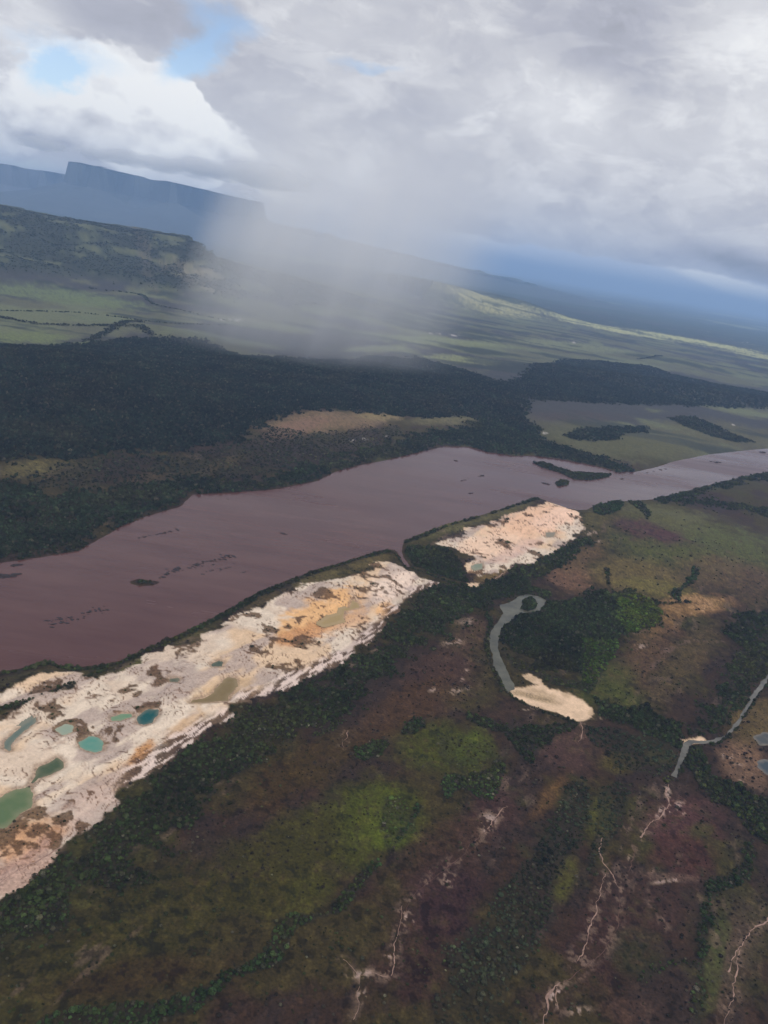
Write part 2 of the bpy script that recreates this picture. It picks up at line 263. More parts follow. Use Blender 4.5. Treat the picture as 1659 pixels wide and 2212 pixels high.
# woods: outline, density 0..1, crown tint, height factor
G_DK, G_MD, G_LT, G_DRY = (.037, .046, .019), (.042, .060, .024), (.072, .104, .022), (.058, .048, .040)
WOODS = [
    ([(1030, 1268), (948, 1268), (904, 1287), (868, 1322), (835, 1352), (825, 1385), (775, 1422), (722, 1450), (650, 1482), (600, 1504), (535, 1534), (480, 1576), (400, 1622), (352, 1668), (312, 1696), (280, 1716), (250, 1764), (220, 1784),
      (165, 1824), (115, 1869), (50, 1919), (0, 1954), (-150, 2060), (-300, 2170), (-260, 2260), (-120, 2150), (0, 2066), (75, 2012), (200, 1938), (280, 1890), (350, 1850), (400, 1790), (450, 1742), (500, 1690), (575, 1638), (650, 1598), (725, 1568), (770, 1548), (829, 1470), (879, 1424), (929, 1384), (1004, 1334), (1069, 1318), (1085, 1300)], .92, G_DK, 1.0),
    ([(879, 1186), (929, 1183), (969, 1188), (999, 1221), (1002, 1246), (1018, 1262), (960, 1250), (895, 1226), (877, 1201)], .95, G_DK, 1.2),
    ([(1264, 1161), (1279, 1166), (1274, 1181), (1244, 1198), (1209, 1226), (1174, 1246), (1149, 1266), (1179, 1276), (1199, 1286), (1182, 1298), (1159, 1286), (1139, 1281), (1109, 1286), (1079, 1303), (1049, 1306), (1029, 1291), (994, 1276), (1018, 1272), (1039, 1268), (1079, 1248), (1109, 1233), (1149, 1218), (1199, 1198)], .9, G_DK, 1.0),
    ([(1079, 1366), (1094, 1346), (1124, 1328), (1174, 1311), (1189, 1296), (1229, 1306), (1254, 1281), (1294, 1278), (1324, 1291), (1359, 1276), (1379, 1291), (1414, 1306), (1434, 1326), (1419, 1351), (1379, 1371), (1344, 1381), (1339, 1401), (1309, 1421), (1289, 1445), (1269, 1456), (1229, 1461), (1169, 1451), (1149, 1431), (1109, 1416), (1089, 1406)], 1.0, G_DK, 1.2),
    ([(1330, 1296), (1379, 1291), (1414, 1306), (1434, 1326), (1419, 1351), (1379, 1371), (1350, 1372), (1325, 1340)], .9, G_LT, 1.0),
    ([(1255, 1380), (1330, 1385), (1339, 1405), (1310, 1440), (1290, 1480), (1262, 1478), (1250, 1440)], .85, (.066, .094, .020), .9),
    ([(1090, 1410), (1115, 1425), (1150, 1440), (1190, 1462), (1225, 1468), (1280, 1480), (1275, 1500), (1235, 1490), (1190, 1482), (1160, 1462), (1130, 1456), (1105, 1446)], .65, G_DK, .8),
    ([(1279, 1506), (1309, 1520), (1354, 1535), (1394, 1525), (1419, 1550), (1469, 1568), (1476, 1594), (1476, 1625), (1419, 1604), (1369, 1580), (1329, 1568), (1289, 1546)], .97, G_DK, 1.2),
    ([(1599, 1326), (1700, 1316), (1700, 1410), (1650, 1466), (1624, 1501), (1586, 1551), (1549, 1590), (1509, 1596), (1479, 1590), (1494, 1566), (1529, 1526), (1569, 1476), (1609, 1406), (1570, 1380), (1569, 1346)], .8, G_DK, 1.0),
    ([(1484, 1617), (1514, 1612), (1529, 1652), (1539, 1682), (1599, 1702), (1629, 1722), (1659, 1727), (1720, 1740), (1720, 1840), (1659, 1832), (1619, 1807), (1609, 1782), (1579, 1747), (1539, 1732), (1499, 1690), (1478, 1660)], .93, G_DK, 1.05),
    ([(1609, 1822), (1629, 1842), (1624, 1877), (1609, 1912), (1569, 1932), (1544, 1947), (1544, 1992), (1529, 2032), (1519, 2082), (1504, 2087), (1499, 2012), (1514, 1947), (1524, 1912), (1569, 1892), (1602, 1872)], .8, (.036, .050, .022), .8),
    ([(1519, 2082), (1504, 2087), (1490, 2150), (1490, 2230), (1515, 2230), (1520, 2150)], .5, (.036, .050, .022), .6),
    ([(1219, 1690), (1259, 1690), (1282, 1737), (1279, 1792), (1244, 1832), (1224, 1872), (1199, 1912), (1194, 1952), (1179, 2012), (1149, 2062), (1109, 2112), (1049, 2147), (979, 2130), (964, 2057), (1029, 2012), (1064, 1937), (1109, 1882), (1149, 1832), (1179, 1782), (1199, 1737)], .62, (.034, .040, .026), .75),
    ([(979, 2110), (1049, 2147), (1100, 2140), (1060, 2240), (940, 2240), (930, 2180)], .4, (.036, .038, .028), .7),
    ([(1259, 1572), (1320, 1577), (1390, 1596), (1460, 1616), (1468, 1640), (1445, 1672), (1419, 1682), (1379, 1677), (1335, 1662), (1310, 1627), (1275, 1612)], .55, (.034, .042, .026), .75),
    ([(1290, 1722), (1330, 1692), (1362, 1700), (1352, 1760), (1325, 1810), (1300, 1860), (1285, 1900), (1262, 1890), (1270, 1830), (1285, 1790)], .5, (.034, .040, .026), .65),
    ([(864, 1592), (872, 1565), (900, 1553), (922, 1556), (918, 1578), (895, 1592)], .95, G_MD, .9),
    ([(760, 1640), (765, 1622), (795, 1612), (835, 1602), (840, 1618), (815, 1640), (785, 1646)], .95, G_MD, .9),
    ([(954, 1690), (975, 1675), (1010, 1680), (1050, 1668), (1072, 1640), (1090, 1650), (1085, 1700), (1060, 1735), (1030, 1728), (1000, 1712), (975, 1730), (960, 1738), (950, 1715)], .85, G_MD, .9),
    ([(1010, 1546), (1069, 1562), (1119, 1572), (1179, 1566), (1249, 1563), (1240, 1580), (1200, 1590), (1150, 1640), (1140, 1650), (1120, 1630), (1085, 1590), (1050, 1575), (1005, 1556)], .85, G_DK, .85),
    ([(940, 1590), (1010, 1600), (1062, 1610), (1074, 1640), (1045, 1664), (985, 1672), (950, 1650)], .35, (.050, .064, .018), .45),
    ([(829, 1725), (870, 1730), (893, 1770), (893, 1795), (865, 1822), (829, 1838), (820, 1780)], .5, (.050, .062, .018), .45),
    ([(-400, 780), (-150, 768), (0, 760), (120, 755), (250, 740), (290, 735), (440, 745), (520, 775), (640, 785), (760, 790), (800, 772), (900, 772), (1000, 802), (1070, 832), (1110, 828), (1140, 805), (1210, 780), (1300, 784), (1400, 794), (1450, 812), (1540, 832), (1659, 850), (1900, 880), (1900, 915), (1659, 887), (1400, 877), (1300, 874), (1140, 872), (1130, 900), (1150, 925), (1165, 952),
      (1130, 940), (1060, 915), (1000, 905), (870, 912), (800, 905), (720, 900), (650, 910), (580, 925), (570, 935), (500, 965), (400, 980), (250, 985), (130, 1000), (60, 990), (0, 1010), (-200, 1040), (-500, 1080)], .97, (.021, .028, .022), 1.25),
    ([(-500, 1180), (-200, 1090), (0, 1040), (110, 1068), (200, 1062), (300, 1052), (400, 1034), (500, 1044), (600, 1030), (700, 1000), (800, 975), (900, 944), (1000, 930), (1040, 905), (1110, 905), (1165, 930), (1172, 955), (1240, 975), (1300, 990), (1350, 1008), (1372, 1020), (1334, 1021), (1309, 1012), (1264, 1002), (1209, 992), (1149, 984), (1109, 985), (1054, 977), (1014, 965),
      (959, 964), (894, 980), (829, 995), (780, 1004), (725, 1019), (685, 1039), (590, 1058), (475, 1066), (415, 1069), (390, 1094), (320, 1114), (260, 1139), (210, 1167), (170, 1190), (100, 1202), (0, 1216), (-150, 1245), (-500, 1310)], .95, (.030, .040, .024), 1.15),
    ([(130, 1004), (250, 990), (400, 985), (500, 970), (580, 938), (700, 950), (850, 930), (880, 950), (700, 1000), (600, 1030), (500, 1044), (400, 1034), (300, 1052), (200, 1062), (110, 1068), (60, 1040)], .42, (.036, .040, .028), .8),
    ([(1220, 945), (1262, 925), (1300, 928), (1390, 922), (1400, 935), (1350, 942), (1330, 958), (1270, 958), (1235, 955)], .95, (.026, .036, .026), 1.1),
    ([(1440, 905), (1500, 902), (1560, 930), (1630, 955), (1600, 960), (1540, 945), (1480, 925)], .85, (.026, .036, .026), 1.0),
    ([(1409, 1075), (1469, 1060), (1529, 1047), (1609, 1027), (1700, 1006), (1700, 1030), (1609, 1045), (1540, 1062), (1480, 1078), (1560, 1088), (1659, 1108), (1700, 1115), (1700, 1140), (1640, 1120), (1560, 1102), (1470, 1092), (1420, 1086)], .9, G_DK, 1.0),
    ([(1284, 1085), (1329, 1080), (1345, 1082), (1350, 1095), (1330, 1112), (1300, 1118), (1280, 1110)], .95, (.034, .052, .022), 1.1),
    ([(1350, 1082), (1385, 1085), (1405, 1112), (1395, 1125), (1375, 1100)], .7, G_DK, .9),
]
WOOD_P = [(Poly(p[0]), p[1], np.array(p[2]), p[3]) for p in WOODS]
WLINES = [   # gallery strips: points, half width, density, tint
    ([(-60, 1478), (0, 1459), (60, 1444), (110, 1432), (165, 1447), (215, 1445), (260, 1434), (320, 1405), (380, 1380), (430, 1357), (480, 1332), (530, 1305), (560, 1285), (625, 1260), (680, 1238), (730, 1223), (790, 1204), (820, 1196), (850, 1196)], [6, 6, 8, 7, 7, 8, 7, 8, 11, 10, 13, 12, 12, 9, 5, 4, 4, 5, 5], .85, G_DK),
    ([(-60, 1560), (0, 1538), (45, 1526), (90, 1508), (150, 1486), (200, 1463), (250, 1445)], [6, 7, 6, 7, 5, 4, 4], .8, G_DK),
    ([(872, 1172), (895, 1166), (930, 1153), (970, 1136), (1039, 1117), (1109, 1095), (1159, 1079), (1180, 1086)], [5, 8, 6, 3, 3, 4, 6, 3], .9, G_DK),
    ([(886, 1228), (920, 1240), (965, 1258), (1005, 1268)], [4, 4, 5, 5], .9, G_DK),
    ([(835, 1190), (855, 1198), (868, 1214), (880, 1230)], [5, 4, 3, 4], .9, G_DK),
    ([(905, 1745), (885, 1780), (860, 1820), (829, 1846), (800, 1880), (775, 1909), (735, 1959), (700, 1980), (670, 1989), (630, 1987), (605, 2030), (590, 2070), (545, 2098), (500, 2110), (450, 2150), (400, 2180), (330, 2195), (200, 2210), (100, 2225)], [3, 3, 4, 4, 6, 8, 7, 6, 7, 12, 12, 24, 12, 7, 14, 22, 26, 24, 20], .85, (.038, .056, .024)),
    ([(1050, 1330), (1060, 1350), (1050, 1380), (1052, 1410), (1062, 1440), (1075, 1470), (1088, 1492), (1110, 1512), (1150, 1532), (1200, 1550), (1245, 1566)], [7, 6, 4, 4, 4, 4, 4, 5, 5, 5, 5], .85, G_DK),
    ([(1310, 1232), (1312, 1270), (1330, 1290)], [3, 3, 4], .8, G_DK),
    ([(1375, 1290), (1400, 1300), (1430, 1308), (1490, 1306)], [4, 4, 5, 3], .8, G_DK),
    ([(1500, 1232), (1498, 1250), (1478, 1270), (1455, 1285), (1460, 1300)], [4, 5, 5, 8, 9], .85, (.036, .054, .024)),
    ([(1659, 1470), (1634, 1506), (1612, 1540), (1590, 1572), (1560, 1600), (1535, 1612)], [3, 3, 3, 4, 4, 6], .8, G_DK),
    ([(1482, 1640), (1470, 1665), (1440, 1690)], [8, 8, 8], .7, G_DK),
    ([(1380, 2120), (1420, 2095), (1460, 2085), (1500, 2090)], [8, 6, 6, 8], .5, (.040, .055, .022)),
    ([(-300, 700), (0, 676), (150, 680), (330, 700), (520, 705)], [2, 2, 2.5, 2, 1], .9, (.026, .034, .028)),
    ([(190, 628), (300, 640), (330, 660), (420, 680), (520, 700)], [4, 5, 4, 4, 2], .9, (.026, .034, .028)),
    ([(-200, 690), (0, 690), (80, 705), (200, 712), (300, 720), (330, 735)], [8, 10, 8, 6, 12, 6], .75, (.028, .034, .028)),
    ([(180, 745), (240, 720), (300, 700)], [6, 9, 9], .9, (.026, .034, .028)),
    ([(1280, 700), (1400, 720), (1500, 745), (1659, 775), (1900, 815)], [1.5, 2, 2, 2, 2], .8, (.026, .034, .028)),
    ([(1380, 778), (1460, 776), (1540, 790), (1600, 800), (1700, 806)], [3, 5, 4, 3, 3], .8, (.026, .034, .028)),
]
WLINE_P = [(Line(a, b), c, np.array(d)) for a, b, c, d in WLINES]
# soft patches of ground colour, with painted sunlight on the far plain: centre, radii, rotation, seen colour, strength
PATCH = [
    (765, 1785, 175, 95, -25, (62, 64, 22), .9), (825, 1775, 95, 85, -20, (72, 80, 25), .7), (850, 1800, 50, 40, -30, (84, 98, 28), .6), (965, 1620, 130, 72, 10, (66, 70, 24), .9), (1020, 1620, 55, 45, 0, (78, 92, 28), .6),
    (330, 2000, 330, 150, -30, (52, 50, 20), .75), (600, 1880, 170, 110, -35, (58, 55, 21), .75), (650, 1950, 80, 50, -30, (64, 64, 22), .7), (300, 2110, 220, 50, -10, (56, 40, 26), .5), (600, 1690, 100, 60, -30, (62, 46, 26), .7), (700, 1640, 110, 50, -30, (66, 54, 26), .6),
    (1500, 1180, 240, 80, 10, (80, 84, 48), .9), (1420, 1115, 120, 35, 8, (84, 82, 52), .8), (1390, 1150, 110, 26, 16, (72, 46, 52), .9), (1440, 1165, 50, 18, 10, (76, 50, 54), .9), (1290, 1120, 50, 40, 0, (86, 80, 50), .7),
    (1370, 1250, 130, 50, 10, (102, 90, 58), .9), (1420, 1275, 90, 26, 8, (104, 98, 52), .7), (1230, 1250, 60, 36, 30, (112, 86, 72), .8), (1260, 1200, 60, 30, -30, (96, 78, 58), .8), (1500, 1310, 90, 26, -4, (150, 118, 84), .9), (1440, 1345, 70, 30, -30, (122, 96, 66), .9),
    (1400, 1420, 90, 50, -35, (84, 64, 50), .9), (1300, 1480, 90, 60, -30, (70, 76, 32), .7), (1350, 1510, 60, 30, 20, (76, 84, 34), .7), (1480, 1430, 120, 40, -50, (80, 68, 48), .8), (1560, 1240, 120, 40, 5, (96, 78, 62), .7), (1620, 1270, 60, 60, 0, (80, 64, 54), .7),
    (960, 1470, 110, 70, -30, (70, 50, 44), .8), (1010, 1380, 60, 40, -30, (78, 60, 50), .8), (1010, 1510, 70, 30, 0, (66, 60, 32), .7), (880, 1530, 120, 50, -30, (72, 52, 34), .7), (1000, 1345, 30, 8, -10, (150, 130, 120), .5),
    (1050, 1760, 90, 60, -40, (66, 46, 46), .8), (960, 1830, 120, 60, -30, (62, 46, 36), .7), (960, 1960, 110, 100, -50, (56, 38, 42), .8), (900, 2080, 120, 120, 0, (54, 36, 36), .7), (1230, 1610, 80, 60, 10, (76, 56, 54), .8),
    (1190, 1720, 60, 24, -50, (96, 72, 46), .7), (1290, 1770, 40, 60, 10, (80, 82, 36), .7), (1220, 1900, 26, 60, 20, (78, 78, 34), .7), (1340, 1650, 50, 26, 0, (84, 76, 36), .7), (1420, 1640, 40, 20, 0, (78, 80, 34), .6),
    (1460, 1780, 90, 60, 0, (80, 54, 56), .8), (1480, 1850, 80, 60, 0, (70, 44, 42), .7), (1510, 1800, 30, 20, 0, (62, 66, 32), .6), (1400, 1960, 100, 90, 0, (62, 44, 42), .7), (1290, 2050, 70, 120, 20, (58, 38, 38), .7), (1370, 2060, 60, 60, 0, (52, 50, 32), .7),
    (1600, 1650, 60, 50, 20, (116, 92, 78), .8), (1620, 1690, 60, 20, 20, (110, 88, 76), .6), (1620, 1550, 60, 60, 0, (96, 82, 52), .8), (1590, 2060, 60, 140, 12, (80, 68, 58), .6), (1540, 2080, 26, 140, 10, (70, 78, 42), .6), (1180, 2170, 100, 60, 0, (60, 42, 42), .6), (1340, 2190, 90, 30, 0, (80, 60, 54), .5), (1440, 1900, 70, 10, 5, (110, 90, 84), .5),
    (1060, 1240, 40, 22, -30, (110, 92, 60), .8), (960, 1140, 90, 22, -18, (92, 90, 58), .9), (1080, 1108, 90, 14, -18, (92, 88, 60), .9), (700, 1250, 80, 16, -16, (92, 84, 54), .9), (800, 1215, 60, 14, -14, (96, 86, 56), .9), (560, 1300, 60, 16, -20, (84, 74, 50), .7), (60, 1470, 90, 18, -12, (62, 58, 40), .9), (300, 1440, 60, 16, -20, (80, 80, 46), .8), (420, 1375, 50, 12, -25, (88, 82, 54), .8),
    # beyond the river
    (720, 925, 150, 26, -4, (106, 88, 66), 1.0), (640, 940, 70, 18, -12, (112, 88, 72), .9), (820, 912, 60, 10, 0, (118, 104, 74), .9), (960, 915, 90, 12, -2, (98, 92, 66), .8), (90, 1015, 110, 26, -4, (92, 86, 58), 1.0), (330, 1035, 70, 16, -6, (80, 66, 50), .8), (480, 1010, 60, 14, -20, (92, 80, 56), .6),
    (1330, 960, 190, 46, 4, (80, 78, 52), 1.0), (1560, 940, 150, 36, 6, (80, 76, 54), 1.0), (1250, 905, 110, 12, 0, (66, 58, 56), .8),
    (120, 640, 220, 20, 7, (92, 102, 68), .9), (60, 735, 110, 18, 0, (94, 102, 66), .9), (190, 750, 70, 8, -4, (96, 106, 70), 1.0), (230, 700, 90, 10, 5, (92, 98, 72), .9), (300, 600, 60, 12, 50, (110, 98, 84), .4), (430, 640, 90, 10, 12, (120, 112, 92), .9), (520, 690, 120, 8, 5, (100, 100, 80), .9),
    (1060, 668, 120, 14, 9, (150, 146, 104), 1.0), (1300, 708, 170, 6, 11, (160, 160, 112), 1.0), (1500, 738, 160, 6, 10, (165, 165, 115), 1.0), (1650, 772, 120, 6, 10, (150, 150, 105), 1.0), (950, 740, 160, 10, 4, (110, 116, 82), .9), (1250, 750, 150, 10, 6, (106, 110, 80), .9), (1000, 780, 100, 10, 6, (116, 120, 84), .9), (820, 755, 80, 8, 0, (108, 112, 84), .9),  # thin bright bands at right: sunlit strip of plain painted into the ground colour
]
def patch_world(px, py, rx, ry, rot):
    c = ground([(px, py)])[0]
    a = R(rot)                                    # picture axes of the patch surveyed to the ground, then kept as two world vectors
    e = ground([(px + rx * math.cos(a), py + rx * math.sin(a)), (px - ry * math.sin(a), py + ry * math.cos(a))])
    M = np.stack([e[0] - c, e[1] - c], 1)
    return c, np.linalg.inv(M + np.eye(2) * 1e-6), np.abs(M).sum(1) * 1.6
PATCH_W = [patch_world(*p[:5]) + (lin(*p[5]), p[6]) for p in PATCH]

TR = [
    ([(1295, 1812), (1292, 1840), (1302, 1868), (1318, 1890), (1332, 1925)], 2.0, 0, 'pale track winding down beside the green grass strip'),
    ([(1304, 1890), (1294, 1930), (1288, 1975), (1278, 2005), (1262, 2045), (1240, 2085)], 1.5, 0, 'thin pale track wandering through brown scrub'),
    ([(1332, 1925), (1336, 1960), (1330, 2010), (1300, 2060), (1270, 2090), (1235, 2115), (1212, 2130)], 1.6, 1, 'curved reddish track joining the fork'),
    ([(1212, 2128), (1195, 2145), (1183, 2170), (1172, 2200), (1165, 2225)], 3.0, 0, 'wide whitish eroded track below the fork'),
    ([(1205, 2140), (1200, 2160), (1208, 2185)], 1.4, 0, 'short pale side track near the fork'),
    ([(1092, 1752), (1070, 1775), (1040, 1810), (1010, 1830), (1000, 1855), (960, 1880), (920, 1910), (895, 1940), (878, 1970)], 1.7, 1, 'reddish track running from the scalds to the grassland'),
    ([(1092, 1748), (1072, 1772), (1050, 1795)], 2.0, 0, 'whitish scoured track above the bare scald'),
    ([(872, 1958), (866, 1990), (856, 2030), (850, 2070), (840, 2110)], 1.6, 0, 'pale track through dark brown grass'),
    ([(740, 2075), (760, 2095), (775, 2120), (770, 2160), (775, 2180), (760, 2210)], 1.6, 0, 'branching pale wash in the grass'),
    ([(775, 2110), (800, 2105), (829, 2112)], 1.4, 0, 'short pale wash crossing to the scald'),
    ([(1690, 1970), (1659, 1990), (1630, 2010), (1605, 2040), (1585, 2070), (1575, 2105)], 1.8, 0, 'pale track curving past the thicket strip'),
    ([(1595, 2060), (1590, 2110), (1580, 2150), (1565, 2200), (1560, 2230)], 1.6, 0, 'pale eroded track beside the thicket strip'),
    ([(1255, 1565), (1258, 1590), (1250, 1605)], 1.2, 0, 'short pale track climbing from the sandbar'),
    ([(1440, 1700), (1438, 1720), (1445, 1740), (1425, 1765), (1400, 1790), (1380, 1815)], 2.2, 0, 'whitish gully track by the creek woods'),
    ([(1380, 1740), (1350, 1800), (1370, 1840), (1360, 1880), (1345, 1900)], 1.0, 1, 'faint red track over purple brown ground'),
    ([(1560, 1390), (1480, 1390), (1440, 1410), (1400, 1450)], .8, 1, 'faint track over the tan upland'),
    ([(1395, 1955), (1420, 1985), (1436, 2010)], 1.0, 1, 'faint red side track on the brown flat'),
    ([(750, 1585), (745, 1605), (738, 1620)], 1.2, 0, 'tiny pale washout on the olive slope'),
    ([(1110, 1224), (1080, 1245), (1050, 1262)], 1.2, 0, 'straight pale track off the orange sand corner'),
    ([(-20, 1925), (40, 1885), (90, 1860), (130, 1835)], 2.4, 0, 'rutted track across the lower sand'),
]
TRACK_L = [Line(t_[0], t_[1] * .6) for t_ in TR]

# high country across the river: foot line on the plain, rise behind it
RIDGES = [  # foot, height at each foot point, run to the crest, depth of the top
    ([(r_ * math.sin(R(a_)), r_ * math.cos(R(a_))) for a_, r_ in ((-46, 9300), (-36, 9000), (-28, 8700), (-21, 8800), (-18, 8500), (-15.5, 8700), (-12, 8600), (-8, 9000), (-3, 9500), (3, 10200), (9, 11000))], [620, 620, 605, 590, 575, 550, 500, 420, 300, 150, 0], 3000.0, 2500.0),
    ([(800, 640), (900, 662), (1000, 675), (1100, 688), (1180, 695), (1260, 704), (1340, 716)], [0, 460, 560, 470, 330, 180, 0], 3200.0, 2500.0),
]
RIDGE_W = [(np.array(a) if i_ == 0 else ground(a), np.array(b, float), c, d) for i_, (a, b, c, d) in enumerate(RIDGES)]
HILLS = [(250, 850, 1100, 700, 55), (60, 800, 900, 500, 40), (620, 830, 900, 600, 45), (900, 830, 800, 500, 50), (1290, 825, 900, 500, 75), (1560, 860, 1200, 400, 60), (1210, 840, 500, 400, 25), (700, 920, 260, 120, 14), (1350, 960, 300, 160, 14), (330, 722, 500, 300, 50), (820, 700, 900, 200, 25), (1450, 782, 900, 300, 50),
         (1480, 1190, 170, 130, 16), (1360, 1270, 120, 90, 8), (1310, 1100, 70, 60, 8), (1430, 1120, 120, 70, 10)]
HILL_W = [(ground([h[:2]])[0], h[2], h[3], h[4]) for h in HILLS]

SAND_DIR = ground([(100, 1800), (800, 1330)]); SAND_DIR = SAND_DIR[1] - SAND_DIR[0]; SAND_DIR /= np.hypot(*SAND_DIR)
def sand_axes(x, y):
    return x * SAND_DIR[0] + y * SAND_DIR[1], -x * SAND_DIR[1] + y * SAND_DIR[0]

def height(x, y, full=False):
    x = np.asarray(x, float); y = np.asarray(y, float)
    r = np.hypot(x, y)
    sr = RIVER.sdf(x, y, 400.0)
    for p in ISLANDS: sr = np.maximum(sr, -p.sdf(x, y, 400.0))
    wob = fbm(x, y, 60, 3, 5) * 4
    srn = sr + wob * sstep(0, 40, np.abs(sr)) * .5 + fbm(x, y, 16, 2, 8) * 1.6
    h = 5 + fbm(x, y, 420, 4, 1) * 3.2 + fbm(x, y, 90, 3, 2) * .7
    north = sstep(3300, 4200, r * (1 + 0 * x))
    h = h + north * (10 + fbm(x, y, 900, 5, 3) * 14)
    for c, a, b, am in HILL_W:
        q = ((x - c[0]) / a) ** 2 + ((y - c[1]) / b) ** 2
        h = h + am * np.exp(-q)
    # escarpments
    rk = np.nonzero(r > 6000)[0]
    if len(rk):
        X, Y = x[rk], y[rk]; add = np.zeros(len(rk))
        for p, hh, run, top in RIDGE_W:
            best = np.full(len(rk), 1e9); hv = np.zeros(len(rk)); sgn = np.zeros(len(rk))
            for i in range(len(p) - 1):
                ax, ay = p[i]; ex, ey = p[i + 1] - p[i]
                t = np.clip(((X - ax) * ex + (Y - ay) * ey) / (ex * ex + ey * ey), 0, 1)
                dx, dy = X - ax - ex * t, Y - ay - ey * t; d = np.hypot(dx, dy)
                k = d < best; best = np.where(k, d, best); hv = np.where(k, hh[i] + (hh[i + 1] - hh[i]) * t, hv)
                rr = np.hypot(ax + ex * t, ay + ey * t); sgn = np.where(k, np.sign(np.hypot(X, Y) - rr), sgn)
            d = best * sgn + fbm(X, Y, 1900, 3, 31) * 330
            gul = fbm(X, Y, 700, 4, 33)
            gul2 = 1 - np.abs(fbm(X, Y, 900, 4, 35)); rise = .5 * sstep(0, run, d) + .5 * np.clip(d / run, 0, 1); rise = rise * (1 + (gul * .3 - (gul2 ** 3) * .3) * (1 - rise) * 1.4) + .02 * fbm(X, Y, 260, 4, 36) * rise
            fall = 1 - .75 * sstep(run + top * .4, run + top + 5000, d)
            add = np.maximum(add, hv * np.maximum(rise, 0) * fall)
        h[rk] += add + 5.0 * fbm(X, Y, 60, 2, 37) * sstep(60, 200, add)
    # sand workings
    sA = np.minimum(np.minimum(SAND_A.sdf(x, y, 80), SAND_A2.sdf(x, y, 80)), SAND_B.sdf(x, y, 80))
    k = np.nonzero(sA < 15)[0]
    if len(k):
        X, Y = x[k], y[k]; u, v = sand_axes(X, Y)
        wx = X + fbm(X, Y, 45, 3, 41) * 22; wy = Y + fbm(X, Y, 45, 3, 42) * 22
        rg = 1 - np.abs(fbm(wx, wy, 75, 4, 43)); rg2 = 1 - np.abs(fbm(wx, wy, 26, 3, 44))
        steps = fbm(wx, wy, 110, 3, 45); st = np.floor(steps * 5) / 5 + sstep(.75, 1, (steps * 5) % 1) / 5
        fan = fbm(X, Y, 120, 2, 47); z = 5.5 + st * 4.6 + fan * 2.2 + rg ** 5 * 1.1 - rg2 ** 6 * .45 + fbm(X, Y, 9, 2, 46) * .10
        m = sstep(12, -18, sA[k]); h[k] = h[k] * (1 - m) + np.maximum(z, 1.2) * m
    for i, p in enumerate(POND_P):
        d = p.sdf(x, y, 60.0); z = PZ[i]
        dn = d + fbm(x, y, 14, 3, 50 + i) * 2.2
        h = np.where(d < 60, np.where(dn < 25, np.minimum(h, z + np.maximum(dn, -8) * .16 + np.maximum(dn, 0) ** 2 * .02) * sstep(25, 6, dn) + h * (1 - sstep(25, 6, dn)), h), h)
    for p in SAND_C:
        d = p.sdf(x, y, 60.0); m = sstep(8, -6, d); h = h * (1 - m) + (1.5 + fbm(x, y, 30, 3, 61) * .4) * m
    cd = np.minimum(np.maximum(CREEK.sdf(x, y, 60.0), -CREEK_ISLE.sdf(x, y, 60.0)), CREEK_R.dist(x, y, 60.0)) + fbm(x, y, 18, 3, 60) * 2.0 + fbm(x, y, 55, 2, 62) * 2.6
    h = np.where(cd < 40, np.minimum(h, .6 + cd * .25) * sstep(40, 12, cd) + h * (1 - sstep(40, 12, cd)), h)
    # river bed and banks
    bank = np.clip(srn * .16, -4, 400)
    h = np.where(sr < 200, np.minimum(h, bank + .05), h)
    if full: return h, srn, sA, cd
    return h
PZ = [2.6] * len(PONDS); PZ[13] = 1.5; PZ[14] = 1.8

